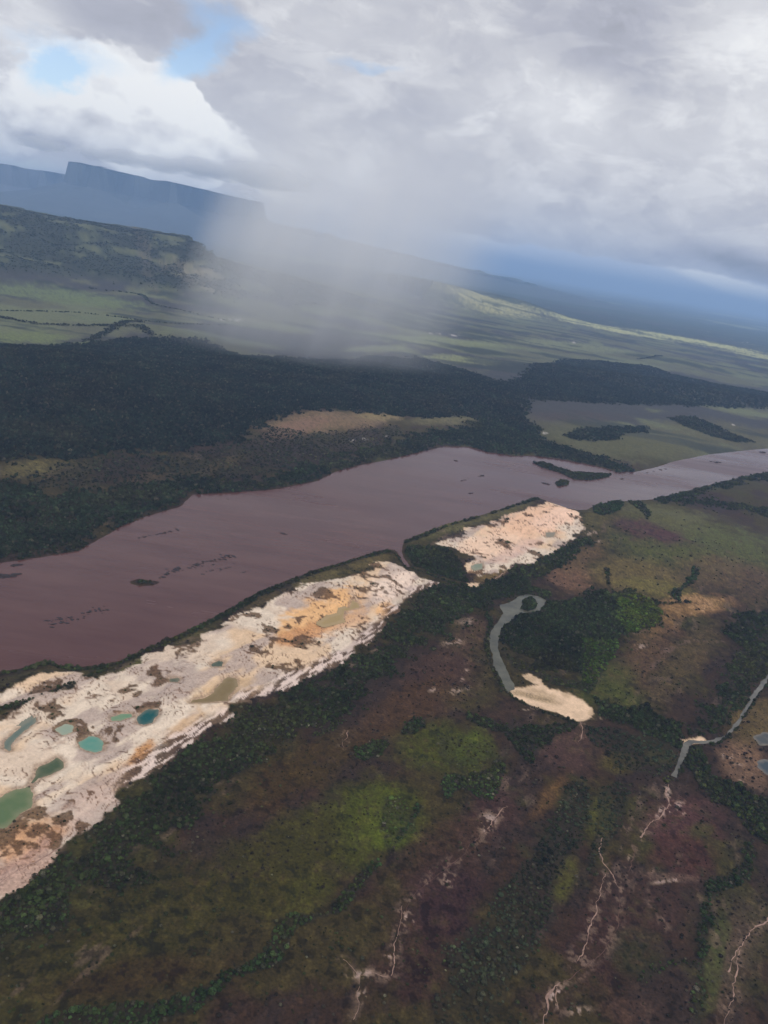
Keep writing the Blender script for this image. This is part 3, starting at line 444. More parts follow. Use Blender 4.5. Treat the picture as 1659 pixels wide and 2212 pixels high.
def cover(x, y):
    """land cover: albedo, wood density, crown tint, crown height factor"""
    h, sr, sA, cd = height(x, y, True)
    n = len(x); r = np.hypot(x, y)
    n1 = fbm(x, y, 160, 5, 71); n2 = fbm(x, y, 45, 5, 72); n3 = fbm(x, y, 14, 4, 73); n4 = fbm(x, y, 500, 4, 74); n5 = fbm(x, y, 6, 2, 75)
    u, v = sand_axes(x, y); ns = fbm(u / 4.0, v, 22, 4, 76)
    mix = lambda c, t, m: c * (1 - m[:, None]) + t * m[:, None]
    c = np.tile(lin(54, 40, 33), (n, 1))
    c = mix(c, lin(58, 51, 29), sstep(-.25, .45, n1 + n2 * .35))
    c = mix(c, lin(52, 41, 38), sstep(.15, .6, -n1 + ns * .6 + .1 * n3))
    c = mix(c, lin(60, 62, 30), sstep(.35, .8, n4 + n2 * .5) * .5)
    # the far plains
    far = sstep(4300, 5600, r)
    fn = fbm(x, y / 1.0, 1500, 5, 80); fn2 = fbm(x, y, 420, 5, 81)
    fc = np.tile(lin(84, 84, 66), (n, 1)); fc = mix(fc, lin(94, 98, 72), sstep(0, .6, fn2 + fn * .4)); fc = mix(fc, lin(60, 58, 58), sstep(.05, .45, -fn - fn2 * .7 + .1 * n2))
    stk = fbm(x / 5.0 + .06 * y, y, 330, 5, 82); fc = mix(fc, lin(44, 48, 44), sstep(.18, .42, stk + .25 * fn2) * .85)
    c0_far = sstep(.22, .45, stk + .2 * fn2)
    c = mix(c, fc, far)
    hills = sstep(60, 160, h) * sstep(6500, 8000, r)
    hf = fbm(x, y, 500, 5, 83)
    hf = hf + .5 * fbm(x, y, 160, 4, 84)
    c = mix(c, mix(np.tile(lin(50, 58, 44), (n, 1)), lin(88, 90, 62), sstep(.2, 1.0, hf)), hills * .92)
    vf = sstep(15500, 19000, r - 3000 * sstep(0, 9000, x) + fn * 2500) * (1 - sstep(26000, 30000, r))
    c = mix(c, lin(46, 54, 50), vf * sstep(-.55, -.2, fn2 + .3 * fn) * (1 - .8 * hills))
    vff = sstep(26000, 30000, r); pl = fbm(x, y, 5000, 4, 85)
    c = mix(c, mix(np.tile(lin(52, 60, 50), (n, 1)), lin(110, 116, 90), sstep(.1, .4, pl)), vff)
    for pc, Mi, ext, pcol, st in PATCH_W:
        k = np.nonzero((np.abs(x - pc[0]) < ext[0]) & (np.abs(y - pc[1]) < ext[1]))[0]
        if len(k) == 0: continue
        q = np.stack([x[k] - pc[0], y[k] - pc[1]], 1) @ Mi.T
        d = np.hypot(q[:, 0], q[:, 1]) + n2[k] * .22 + n1[k] * .16 + n3[k] * .10
        m = sstep(1.2, .45, d) * st * (1 + .55 * n3[k] + .3 * n5[k])
        m = np.clip(m, 0, 1) * (1 - .75 * c0_far[k] * far[k])
        c[k] = c[k] * (1 - m[:, None]) + pcol * m[:, None]
    # bare pale scalds on the near savanna, drawn out along the grain of the land
    near = 1 - sstep(3000, 3600, r)
    bare = sstep(.52, .80, ns * .8 + n2 * .45 + n1 * .15) * near * sstep(-.15, .4, n4 + .25)
    c = mix(c, lin(112, 94, 88), bare * .4)
    dk = sstep(.35, .7, n3 + .35 * n5 + .2 * n1) * near
    c = c * (1 - .48 * dk)[:, None]
    lt = sstep(.45, .75, -n3 + .4 * n5) * near
    c = c * (1 + .45 * lt)[:, None]
    for l in TRACK_L:
        d = l.dist(x, y, 40.0); k = np.nonzero(d < 30)[0]
        if len(k):
            mm_ = sstep(16, 0, d[k] + 7 * n2[k]) * sstep(.05, .55, n3[k] + .7 * n5[k] + .2 * n2[k]) * .36
            c[k] = c[k] * (1 - mm_[:, None]) + lin(146, 124, 116) * mm_[:, None]
    for px, py, rx, ry in SCALD:
        pc, Mi, ext = patch_world(px, py, rx, ry, -8)
        k = np.nonzero((np.abs(x - pc[0]) < ext[0] * 1.2) & (np.abs(y - pc[1]) < ext[1] * 1.2))[0]
        if len(k) == 0: continue
        q = np.stack([x[k] - pc[0], y[k] - pc[1]], 1) @ Mi.T
        m = sstep(1.1, .3, np.hypot(q[:, 0], q[:, 1]) + .25 * n2[k]) * sstep(-.05, .4, n3[k] + .8 * n5[k] + .4 * ns[k]) * .45
        c[k] = c[k] * (1 - m[:, None]) + lin(190, 166, 154) * m[:, None]
    # woods
    dens = np.zeros(n); tint = np.tile(np.array(G_DK), (n, 1)); hgt = np.ones(n)
    for p, de, ti, hf_ in WOOD_P:
        sc = max(6.0, min(60.0, np.min(p.hi - p.lo) * .05))
        d = p.sdf(x, y, 120.0)
        k = np.nonzero(d < 100)[0]
        if len(k) == 0: continue
        m = sstep(sc * .5, -sc * .5, d[k] + n2[k] * sc * .9 + n3[k] * sc * .4)
        dd = de * m; b = dd > dens[k] - (.2 if ti[1] > .07 else 0)
        ok = b & (m > .02)
        dens[k] = np.where(ok, np.maximum(dens[k], dd), dens[k]); tint[k[ok & (m > .4)]] = ti; hgt[k[ok & (m > .4)]] = hf_
    for l, de, ti in WLINE_P:
        wm = max(3.0, float(l.w.mean()))
        d = l.dist(x, y, 120.0); k = np.nonzero(d < 100)[0]
        if len(k) == 0: continue
        m = sstep(wm * .35, -wm * .35, d[k] + n2[k] * wm * .7 + n3[k] * wm * .4); dd = de * m; b = dd > dens[k]
        dens[k] = np.maximum(dens[k], dd); tint[k[b]] = ti
    isl = np.minimum(np.minimum(ISLANDS[0].sdf(x, y, 80), ISLANDS[1].sdf(x, y, 80)), np.minimum(ISLANDS[2].sdf(x, y, 80) + 10, CREEK_ISLE.sdf(x, y, 80)))
    dens = np.maximum(dens, sstep(3, -3, isl))
    hw = hills * sstep(.62, .25, hf) * sstep(13500, 12000, r) * .6
    kh = hw > dens; dens = np.maximum(dens, hw); tint[kh] = (.030, .040, .024); hgt[kh] = .8
    gaps = sstep(-.95, -.45, fbm(x, y, 38, 3, 77) + .25 * n4); dens = dens * (.6 + .4 * gaps)
    tv = np.exp(.45 * fbm(x, y, 130, 4, 78)); tint = tint * tv[:, None] * (1 + np.array([.5, .12, 0.0])[None] * np.clip(fbm(x, y, 210, 3, 79), 0, 1)[:, None])
    # stray bushes
    sav = near * (1 - sstep(-5, 20, -sA))
    fe = WOOD_P[0][0].sdf(x, y, 90.0)
    stray = np.clip(.018 + .13 * sstep(.1, .5, -n1 + .6 * ns) + .10 * sstep(.35, .7, n1 + .5 * n2 + .2 * n3) + .05 * sstep(.3, .6, ns), 0, .26) * sav * (1 - .6 * sstep(1700, 2300, r))
    stray = np.maximum(stray, .16 * sstep(70, 20, fe + 22 * n2) * (fe > 0) * sav)
    dens0 = dens.copy()
    ks = stray * .9 > dens; dens = np.maximum(dens, stray * .9); br = sstep(.1, .5, -n1 + .6 * ns)[ks, None]; tint[ks] = np.array((.034, .038, .018)) * (1 - br) + np.array((.034, .026, .024)) * br
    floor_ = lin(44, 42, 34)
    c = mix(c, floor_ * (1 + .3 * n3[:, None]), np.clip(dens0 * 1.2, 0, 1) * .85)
    # sand
    k = np.nonzero(sA < 30)[0]
    if len(k):
        X, Y = x[k], y[k]; uu, vv = u[k], v[k]
        wx = X + fbm(X, Y, 45, 3, 41) * 22; wy = Y + fbm(X, Y, 45, 3, 42) * 22
        rg = 1 - np.abs(fbm(wx, wy, 75, 4, 43)); rg2 = 1 - np.abs(fbm(wx, wy, 26, 3, 44)); s1 = fbm(wx, wy, 110, 3, 45); edge = sstep(.80, .95, (s1 * 5) % 1)
        s = np.tile(lin(206, 189, 170), (len(k), 1))
        s = mix(s, lin(198, 178, 158), sstep(.0, .5, fbm(X, Y, 70, 4, 91)))
        s = mix(s, lin(204, 174, 142), sstep(.0, .5, fbm(X, Y, 130, 4, 92)) * .85)
        s = mix(s, lin(166, 148, 137), sstep(.05, .5, fbm(uu / 3, vv, 40, 4, 93)) * .9)
        for px, py, rx, ry, rot, colr, st in ((705, 1320, 110, 40, -22, (214, 166, 112), .9), (660, 1372, 70, 20, -25, (176, 126, 84), .8), (760, 1340, 70, 24, -25, (205, 160, 118), .7), (310, 1630, 45, 18, -45, (186, 132, 78), .9), (400, 1575, 60, 22, -40, (196, 160, 120), .7), (70, 1815, 90, 40, -30, (182, 134, 94), .8), (60, 1885, 90, 36, -35, (158, 126, 112), .8),
                                              (470, 1500, 80, 22, -20, (196, 164, 124), .7), (210, 1720, 80, 36, -35, (190, 165, 150), .7), (1150, 1135, 110, 44, -22, (216, 176, 146), .95), (1060, 1180, 90, 30, -10, (218, 186, 160), .9), (1200, 1120, 50, 24, -20, (224, 188, 164), .9), (850, 1270, 60, 36, -30, (224, 200, 182), .8), (835, 1325, 26, 26, 0, (226, 176, 120), .8), (1120, 1190, 70, 16, -25, (196, 164, 150), .6)):
            pc, Mi, ext = patch_world(px, py, rx, ry, rot)
            q = np.stack([X - pc[0], Y - pc[1]], 1) @ Mi.T; d = np.hypot(q[:, 0], q[:, 1]) + n2[k] * .3 + n3[k] * .2
            s = mix(s, lin(*colr), sstep(1.2, .5, d) * st)
        s = mix(s, lin(150, 124, 108), sstep(.965, .995, rg) * .5); s = mix(s, lin(140, 114, 100), sstep(.97, .995, rg2) * .28)
        s = mix(s, lin(104, 76, 60), edge * sstep(-.3, .2, fbm(X, Y, 60, 3, 94)) * .85)
        dark = sstep(.40, .58, fbm(wx, wy, 55, 5, 95) + .22 * n3[k])
        s = mix(s, lin(92, 70, 56), dark * .85)
        # rubble along the forest margin: torn roots and logs, streaky
        inner = np.minimum(-SAND_A.sdf(X, Y, 80), 80.0)
        g1 = (vv - 0)
        lowm = SAND_LOW.dist(X, Y, 60.0)
        m = sstep(46, 10, lowm + n2[k] * 14 + n1[k] * 10); st = fbm(uu / 5, vv, 6, 4, 97)
        s = mix(s, mix(np.tile(lin(84, 66, 60), (len(k), 1)), lin(204, 184, 174), sstep(.02, .30, st)), m * .9)
        ray = fbm(uu / 6, vv, 7, 3, 96); s = s * (1 + .05 * n3[k] + .03 * n5[k] + .07 * ray)[:, None]
        em = sstep(4, -4, sA[k] + n1[k] * 10 + n2[k] * 14 + n3[k] * 6)
        c[k] = c[k] * (1 - em[:, None]) + s * em[:, None]
        dens[k] = dens[k] * (1 - em) + em * sstep(.55, .75, fbm(wx, wy, 55, 5, 95) + .22 * n3[k]) * .22
    sc_ = np.full(n, 60.0)
    for p in SAND_C: sc_ = np.minimum(sc_, p.sdf(x, y, 60.0))
    m = sstep(2.5, -2.5, sc_ + n3 * 2.5 + n2 * 4); sb = np.tile(lin(204, 176, 148), (n, 1)) * (1 + .10 * n2 + .10 * n3)[:, None]; sb = mix(sb, lin(150, 128, 98), sstep(.1, .7, fbm(u / 1.2, v, 34, 2, 98)) * .5)
    pc, Mi, ext = patch_world(1150, 1506, 75, 9, 14); q = np.stack([x - pc[0], y - pc[1]], 1) @ Mi.T; sb = mix(sb, lin(138, 118, 90), sstep(1.1, .4, np.hypot(q[:, 0], q[:, 1]) + .12 * n2) * .85)
    c = mix(c, sb, m); dens *= 1 - m
    # mud at waterlines
    wl = sstep(5, 0, np.abs(sr)) * near; c = mix(c, lin(70, 52, 44), wl * .6)
    for i, p in enumerate(POND_P[:13]):
        d = p.sdf(x, y, 30.0) + n3 * 2; c = mix(c, lin(140, 118, 98), sstep(11, 1, np.abs(d)) * .75)
    water = (sr < 1) | (cd < .5)
    dens[water] = 0
    for p in POND_P: dens[p.sdf(x, y, 30.0) < 3] = 0
    # white rock slabs and pools flashing on the far plain
    for px, py, rx, ry, rot in WHITE:
        pc, Mi, ext = patch_world(px, py, rx, ry, rot)
        q = np.stack([x - pc[0], y - pc[1]], 1) @ Mi.T; d = np.hypot(q[:, 0], q[:, 1]) + fbm(x, y, 60, 3, 99) * .5
        c = mix(c, lin(190, 182, 178), sstep(1.0, .4, d) * sstep(-.2, .3, fbm(x, y, 35, 3, 100)) * .75)
    lowc = sstep(.22, .12, c.mean(1)) * near
    c = mix(c, c * np.array([.80, .75, .62]), lowc)
    return h, np.clip(c, .004, .9), np.clip(dens, 0, 1), tint, hgt
WHITE = [(795, 957, 44, 2.0, -6), (1485, 906, 20, 2.5, 12), (1515, 909, 12, 3, 0), (1587, 920, 20, 1.5, 4), (1610, 741, 6, 1.5, 0), (1240, 742, 5, 1.5, 10), (500, 692, 40, 1.5, 2), (930, 722, 30, 1.0, 4), (980, 726, 20, 1, 4), (1175, 940, 10, 2, 0), ]
SCALD = [(1015, 1346, 24, 8), (975, 1392, 34, 13), (1003, 1453, 12, 6), (997, 1470, 10, 7), (935, 1494, 14, 7), (985, 1496, 18, 9), (1010, 1490, 9, 6), (1280, 1155, 26, 7), (1297, 1172, 8, 4), (1050, 1780, 26, 34), (968, 1905, 22, 18), (890, 1960, 16, 18), (880, 1990, 16, 14), (845, 2068, 20, 10), (1465, 1752, 34, 20), (1440, 1715, 10, 16), (1425, 1760, 20, 18), (1570, 1640, 24, 12), (1590, 1665, 18, 14), (1610, 1690, 26, 8), (1385, 1815, 8, 18), (1360, 1860, 8, 14), (770, 2110, 40, 14), (780, 2150, 16, 30), (1200, 2160, 26, 26), (1250, 2190, 40, 14), (1385, 1400, 26, 8), (1440, 1910, 44, 6), (1370, 1540, 8, 6), (1140, 1535, 40, 4), (1300, 1552, 26, 7), (820, 1410, 30, 10), (760, 1440, 26, 9), (500, 1555, 30, 10)]
SAND_LOW = Line([(948, 1262), (904, 1281), (868, 1316), (835, 1350), (820, 1376), (770, 1416), (720, 1444), (650, 1476), (600, 1498), (535, 1528), (480, 1568), (400, 1613), (350, 1662), (310, 1688), (275, 1708)], 3.0)

# ------------------------------------------------------------------ materials
def new_mat(name):
    m = bpy.data.materials.new(name); m.use_nodes = True; nt = m.node_tree; nt.nodes.clear()
    o = nt.nodes.new('ShaderNodeOutputMaterial'); return m, nt, o
def mnode(nt, t, **k):
    o = nt.nodes.new(t)
    for a, b in k.items(): setattr(o, a, b)
    return o
def noise_tex(nt, vec, scale, detail=4, rough=.6):
    t = mnode(nt, 'ShaderNodeTexNoise'); t.inputs['Scale'].default_value = scale; t.inputs['Detail'].default_value = detail; t.inputs['Roughness'].default_value = rough
    nt.links.new(vec, t.inputs['Vector']); return t.outputs['Fac']
def mrange(nt, v, a, b, c, d):
    o = mnode(nt, 'ShaderNodeMapRange'); nt.links.new(v, o.inputs[0])
    for i, q in enumerate((a, b, c, d)): o.inputs[1 + i].default_value = q
    return o.outputs[0]
def mat_ground():
    m, nt, out = new_mat('ground'); L = nt.links
    at = mnode(nt, 'ShaderNodeAttribute', attribute_name='land'); tc = mnode(nt, 'ShaderNodeTexCoord')
    P = tc.outputs['Object']
    a = noise_tex(nt, P, .22, 5, .65); b = noise_tex(nt, P, .045, 4, .6)
    k = mnode(nt, 'ShaderNodeMath', operation='MULTIPLY'); L.new(mrange(nt, a, .3, .7, .55, 1.45), k.inputs[0]); L.new(mrange(nt, b, .3, .7, .82, 1.18), k.inputs[1])
    k1 = mnode(nt, 'ShaderNodeMath', operation='SUBTRACT'); L.new(k.outputs[0], k1.inputs[0]); k1.inputs[1].default_value = 1.0
    k2 = mnode(nt, 'ShaderNodeMath', operation='MULTIPLY_ADD'); L.new(k1.outputs[0], k2.inputs[0]); L.new(at.outputs['Alpha'], k2.inputs[1]); k2.inputs[2].default_value = 1.0
    vm = mnode(nt, 'ShaderNodeVectorMath', operation='SCALE'); L.new(at.outputs['Color'], vm.inputs[0]); L.new(k2.outputs[0], vm.inputs['Scale'])
    bp = mnode(nt, 'ShaderNodeBump'); bp.inputs['Distance'].default_value = 1.2; L.new(mrange(nt, at.outputs['Alpha'], 0, 1, .04, .55), bp.inputs['Strength']); L.new(a, bp.inputs['Height'])
    s = mnode(nt, 'ShaderNodeBsdfPrincipled'); s.inputs['Roughness'].default_value = .95; s.inputs['Specular IOR Level'].default_value = .12
    L.new(vm.outputs[0], s.inputs['Base Color']); L.new(bp.outputs[0], s.inputs['Normal']); L.new(s.outputs[0], out.inputs[0]); return m
def mat_water(name, col, rough=.18, wave=.4, sc=.05, spec=.5, var=.15):
    m, nt, out = new_mat(name); L = nt.links; tc = mnode(nt, 'ShaderNodeTexCoord'); P = tc.outputs['Object']
    a = noise_tex(nt, P, sc, 5, .6); b = noise_tex(nt, P, sc * .09, 4, .55)
    s = mnode(nt, 'ShaderNodeBsdfPrincipled'); s.inputs['Roughness'].default_value = rough; s.inputs['IOR'].default_value = 1.33; s.inputs['Specular IOR Level'].default_value = spec
    vm = mnode(nt, 'ShaderNodeVectorMath', operation='SCALE'); vm.inputs[0].default_value = tuple(col); L.new(mrange(nt, b, .3, .7, 1 - var, 1 + var), vm.inputs['Scale'])
    L.new(vm.outputs[0], s.inputs['Base Color'])
    L.new(mrange(nt, b, .35, .65, rough * .7, rough * 1.4), s.inputs['Roughness'])
    bp = mnode(nt, 'ShaderNodeBump'); bp.inputs['Distance'].default_value = .5; bp.inputs['Strength'].default_value = wave; L.new(a, bp.inputs['Height']); L.new(bp.outputs[0], s.inputs['Normal'])
    L.new(s.outputs[0], out.inputs[0]); return m
def mat_river():
    m, nt, out = new_mat('river_water'); L = nt.links; tc = mnode(nt, 'ShaderNodeTexCoord'); mp = mnode(nt, 'ShaderNodeMapping'); L.new(tc.outputs['Object'], mp.inputs[0])
    mp.inputs['Rotation'].default_value = (0, 0, -math.atan2(SAND_DIR[1], SAND_DIR[0])); mp.inputs['Scale'].default_value = (.2, 1, 1)   # long axis down the current
    P = mp.outputs[0]; rip = noise_tex(nt, tc.outputs['Object'], .06, 6, .65); strk = noise_tex(nt, P, .014, 6, .6); wind = noise_tex(nt, P, .004, 5, .55)
    cr = mnode(nt, 'ShaderNodeMix', data_type='RGBA'); L.new(mrange(nt, strk, .38, .62, 0, 1), cr.inputs[0]); cr.inputs[6].default_value = (.060, .0175, .0140, 1); cr.inputs[7].default_value = (.080, .030, .024, 1)
    s = mnode(nt, 'ShaderNodeBsdfPrincipled'); s.inputs['IOR'].default_value = 1.33; L.new(cr.outputs[2], s.inputs['Base Color']); L.new(mrange(nt, wind, .35, .65, .08, .34), s.inputs['Roughness'])
    b1 = mnode(nt, 'ShaderNodeBump'); b1.inputs['Distance'].default_value = .8; b1.inputs['Strength'].default_value = .7; L.new(rip, b1.inputs['Height'])
    b2 = mnode(nt, 'ShaderNodeBump'); b2.inputs['Distance'].default_value = 2.0; b2.inputs['Strength'].default_value = .2; L.new(strk, b2.inputs['Height']); L.new(b1.outputs[0], b2.inputs['Normal']); L.new(b2.outputs[0], s.inputs['Normal'])
    L.new(s.outputs[0], out.inputs[0]); return m
def mat_pond(col):
    m, nt, out = new_mat('pond_water'); L = nt.links; at = mnode(nt, 'ShaderNodeAttribute', attribute_name='deep'); tc = mnode(nt, 'ShaderNodeTexCoord')
    nz = noise_tex(nt, tc.outputs['Object'], .05, 5, .6)
    sh = np.clip(np.array(col) * .78 + lin(176, 156, 130) * .22, 0, 1)
    cr = mnode(nt, 'ShaderNodeMix', data_type='RGBA'); cr.inputs[6].default_value = (*sh, 1); cr.inputs[7].default_value = (*col, 1)
    a = mnode(nt, 'ShaderNodeMath', operation='ADD', use_clamp=True); L.new(at.outputs['Fac'], a.inputs[0]); L.new(mrange(nt, nz, .3, .7, -.35, .25), a.inputs[1]); L.new(a.outputs[0], cr.inputs[0])
    s = mnode(nt, 'ShaderNodeBsdfPrincipled'); s.inputs['IOR'].default_value = 1.33; s.inputs['Specular IOR Level'].default_value = .25; s.inputs['Roughness'].default_value = .06; L.new(cr.outputs[2], s.inputs['Base Color']); L.new(s.outputs[0], out.inputs[0]); return m
def mat_crown():
    m, nt, out = new_mat('foliage'); L = nt.links
    at = mnode(nt, 'ShaderNodeAttribute', attribute_type='INSTANCER', attribute_name='tint'); oi = mnode(nt, 'ShaderNodeObjectInfo'); tc = mnode(nt, 'ShaderNodeTexCoord')
    a = noise_tex(nt, tc.outputs['Object'], 9.0, 3, .6)
    k = mnode(nt, 'ShaderNodeMath', operation='MULTIPLY'); L.new(mrange(nt, oi.outputs['Random'], 0, 1, .6, 1.4), k.inputs[0]); L.new(mrange(nt, a, .3, .7, .7, 1.3), k.inputs[1])
    vm = mnode(nt, 'ShaderNodeVectorMath', operation='SCALE'); L.new(at.outputs['Color'], vm.inputs[0]); L.new(k.outputs[0], vm.inputs['Scale'])
    hs = mnode(nt, 'ShaderNodeHueSaturation'); L.new(vm.outputs[0], hs.inputs['Color']); L.new(mrange(nt, oi.outputs['Random'], 0, 1, .47, .53), hs.inputs['Hue'])
    s = mnode(nt, 'ShaderNodeBsdfPrincipled'); s.inputs['Roughness'].default_value = .9; s.inputs['Specular IOR Level'].default_value = .06
    L.new(hs.outputs[0], s.inputs['Base Color']); L.new(s.outputs[0], out.inputs[0]); return m
def mat_plain(name, col, rough=.9, scale=.3, var=.3):
    m, nt, out = new_mat(name); L = nt.links; tc = mnode(nt, 'ShaderNodeTexCoord')
    a = noise_tex(nt, tc.outputs['Object'], scale, 5, .6)
    vm = mnode(nt, 'ShaderNodeVectorMath', operation='SCALE'); vm.inputs[0].default_value = tuple(col); L.new(mrange(nt, a, .3, .7, 1 - var, 1 + var), vm.inputs['Scale'])
    s = mnode(nt, 'ShaderNodeBsdfPrincipled'); s.inputs['Roughness'].default_value = rough; s.inputs['Specular IOR Level'].default_value = .2
    L.new(vm.outputs[0], s.inputs['Base Color']); L.new(s.outputs[0], out.inputs[0]); return m
M_GROUND = mat_ground(); M_CROWN = mat_crown(); M_BARK = mat_plain('bark', (.09, .07, .055)); M_ROCK = mat_plain('river_rock', (.028, .02, .02), .7, .4, .4)
M_TRACK = mat_plain('track_dirt', lin(140, 114, 102), .95, .12, .4); M_TRACK2 = mat_plain('track_red_dirt', lin(82, 60, 52), .95, .12, .35)

# ------------------------------------------------------------------ ground: one sheet to the horizon
def polar_axes():
    rs = [330.0]
    while rs[-1] < 420000:
        r_ = rs[-1]; rs.append(r_ + max(2.0, min(H * (1 + (r_ / H) ** 2) * .00140, r_ * .0135)))
    az = np.concatenate([np.arange(-80, -44, 1.2), np.arange(-44, 40, .092), np.arange(40, 81, 1.2)])
    return np.array(rs), np.radians(az)
RS, AZ = polar_axes()
gx = (RS[:, None] * np.sin(AZ)[None]).ravel(); gy = (RS[:, None] * np.cos(AZ)[None]).ravel()
gh, gc, gd, _, _ = cover(gx, gy)
def grid_mesh(name, x, y, z, nr, nc):
    me = bpy.data.meshes.new(name); nv = nr * nc
    me.vertices.add(nv); me.vertices.foreach_set('co', np.stack([x, y, z], 1).astype(np.float32).ravel())
    i = np.arange(nr - 1)[:, None] * nc + np.arange(nc - 1)[None]
    q = np.stack([i, i + 1, i + nc + 1, i + nc], -1).reshape(-1, 4)[:, ::-1]
    nf = len(q); me.loops.add(nf * 4); me.loops.foreach_set('vertex_index', q.astype(np.int32).ravel())
    me.polygons.add(nf); me.polygons.foreach_set('loop_start', np.arange(nf, dtype=np.int32) * 4)
    me.update(calc_edges=True); me.polygons.foreach_set('use_smooth', np.ones(nf, bool)); return me
gm = grid_mesh('ground', gx, gy, gh, len(RS), len(AZ))
ca = gm.attributes.new('land', 'FLOAT_COLOR', 'POINT'); ca.data.foreach_set('color', np.concatenate([gc, 1 - .72 * sstep(.22, .38, gc.mean(1))[:, None]], 1).astype(np.float32).ravel())
gm.materials.append(M_GROUND)
g_o = bpy.data.objects.new('ground', gm); COL.objects.link(g_o)
tag(g_o, 'savanna and sand ground reaching from the river to the hazy horizon', 'ground', kind='structure')
print('ground', len(RS), len(AZ))

# ------------------------------------------------------------------ water sheets
def fill_poly(name, xy, z, mat, label, cat):
    bm = bmesh.new(); vs = [bm.verts.new((p[0], p[1], z)) for p in xy]
    f = bm.faces.new(vs); bmesh.ops.triangulate(bm, faces=[f], ngon_method='EAR_CLIP')
    for f in bm.faces:
        if f.normal.z < 0: f.normal_flip()
    me = bpy.data.meshes.new(name); bm.to_mesh(me); bm.free(); me.materials.append(mat)
    o = bpy.data.objects.new(name, me); COL.objects.link(o)
    return tag(o, label, cat, kind='structure')
def grow(p, d):                   # push an outline outwards
    a = np.roll(p, 1, 0); b = np.roll(p, -1, 0)
    area = .5 * np.sum(p[:, 0] * b[:, 1] - b[:, 0] * p[:, 1]); s = 1 if area > 0 else -1
    t = b - a; t /= np.linalg.norm(t, axis=1, keepdims=True) + 1e-9
    return p + s * d * np.stack([t[:, 1], -t[:, 0]], 1)
rp = ground(FAR_BANK, 0); rp2 = ground(NEAR_BANK, 0)
k_ = [i for i in range(len(NEAR_BANK)) if not 14 <= 0]
wat = np.concatenate([grow(np.concatenate([rp, rp2]), 14.0)])
fill_poly('river', wat, 0.0, mat_river(), 'broad red brown river crossing the plain', 'river')
fill_poly('creek', grow(CREEK.p, 5.0), .6, mat_water('creek_water', (.072, .070, .050), .12, .2, .25, .5, .4), 'grey green oxbow creek looping round a wooded islet', 'creek')
cl = CREEK_R
def ribbon(p, w):
    t = np.gradient(p, axis=0); t /= np.linalg.norm(t, axis=1, keepdims=True) + 1e-9
    nrm = np.stack([-t[:, 1], t[:, 0]], 1); return np.concatenate([p + nrm * w[:, None], (p - nrm * w[:, None])[::-1]])
fill_poly('creek', ribbon(cl.p, cl.w + 4), .6, mat_water('creek_water_pale', (.10, .094, .078), .12, .2, .25, .5, .4), 'pale grey winding creek lined with dark trees', 'creek')
for i, (pts, colr, lab) in enumerate(PONDS):
    p = POND_P[i]; st = max(2.5, float((p.hi - p.lo).max()) / 40)
    xs = np.arange(p.lo[0] - 8, p.hi[0] + 8 + st, st); ys = np.arange(p.lo[1] - 8, p.hi[1] + 8 + st, st); X, Y = np.meshgrid(xs, ys); d = p.sdf(X.ravel(), Y.ravel(), 60.0)
    idx = np.arange(X.size).reshape(X.shape); q = np.stack([idx[:-1, :-1], idx[:-1, 1:], idx[1:, 1:], idx[1:, :-1]], -1).reshape(-1, 4); q = q[(d[q] < 6).any(1)]
    use, inv = np.unique(q, return_inverse=True); V = np.stack([X.ravel()[use], Y.ravel()[use], np.full(len(use), PZ[i])], 1)
    o = mesh_obj('pond', V, inv.reshape(-1, 4), mat_pond(lin(*colr) * .62)); a = o.data.attributes.new('deep', 'FLOAT', 'POINT'); a.data.foreach_set('value', sstep(3, -max(9.0, -d.min() * .55), d[use]).astype(np.float32))
    tag(o, lab, 'pond', kind='structure')

# ------------------------------------------------------------------ trees
def blob_crown(seed, nb=6, leaf=150):
    r = np.random.default_rng(seed); bm = bmesh.new()
    for b in range(nb):
        a = r.uniform(0, 6.28); rad = r.uniform(.18, .38) if b else .05; s = r.uniform(.13, .26) if b else .27
        c = Vector((rad * math.cos(a), rad * math.sin(a), r.uniform(.32, .66) if b else .5))
        g = bmesh.ops.create_icosphere(bm, subdivisions=2 if b == 0 else 1, radius=1.0)
        for v in g['verts']:
            d = v.co.normalized(); k = 1 + .30 * math.sin(7 * d.x + seed + b) * math.sin(6 * d.y + b * 2) + r.uniform(-.34, .30)
            v.co = c + Vector((d.x * s * k, d.y * s * k, d.z * s * .85 * k))
    for i in range(leaf):         # ragged sprays of leaves standing off the outline
        d = Vector(r.normal(size=3)); d.z = abs(d.z) * .9 - .15; d.normalize()
        p = Vector((d.x * .5, d.y * .5, .5 + d.z * .42)) * 1.0; p.x *= r.uniform(.75, 1.05); p.y *= r.uniform(.75, 1.05)
        t = d.orthogonal().normalized(); b_ = d.cross(t); a = r.uniform(0, 6.28); e = (t * math.cos(a) + b_ * math.sin(a)) * .075; f = (d + Vector(r.normal(size=3)) * .5).normalized() * .07
        bm.faces.new([bm.verts.new(p - e), bm.verts.new(p + e), bm.verts.new(p + e * .4 + f), bm.verts.new(p - e * .5 + f)])
    me = bpy.data.meshes.new('crown'); bm.to_mesh(me); bm.free(); me.materials.append(M_CROWN)
    return me
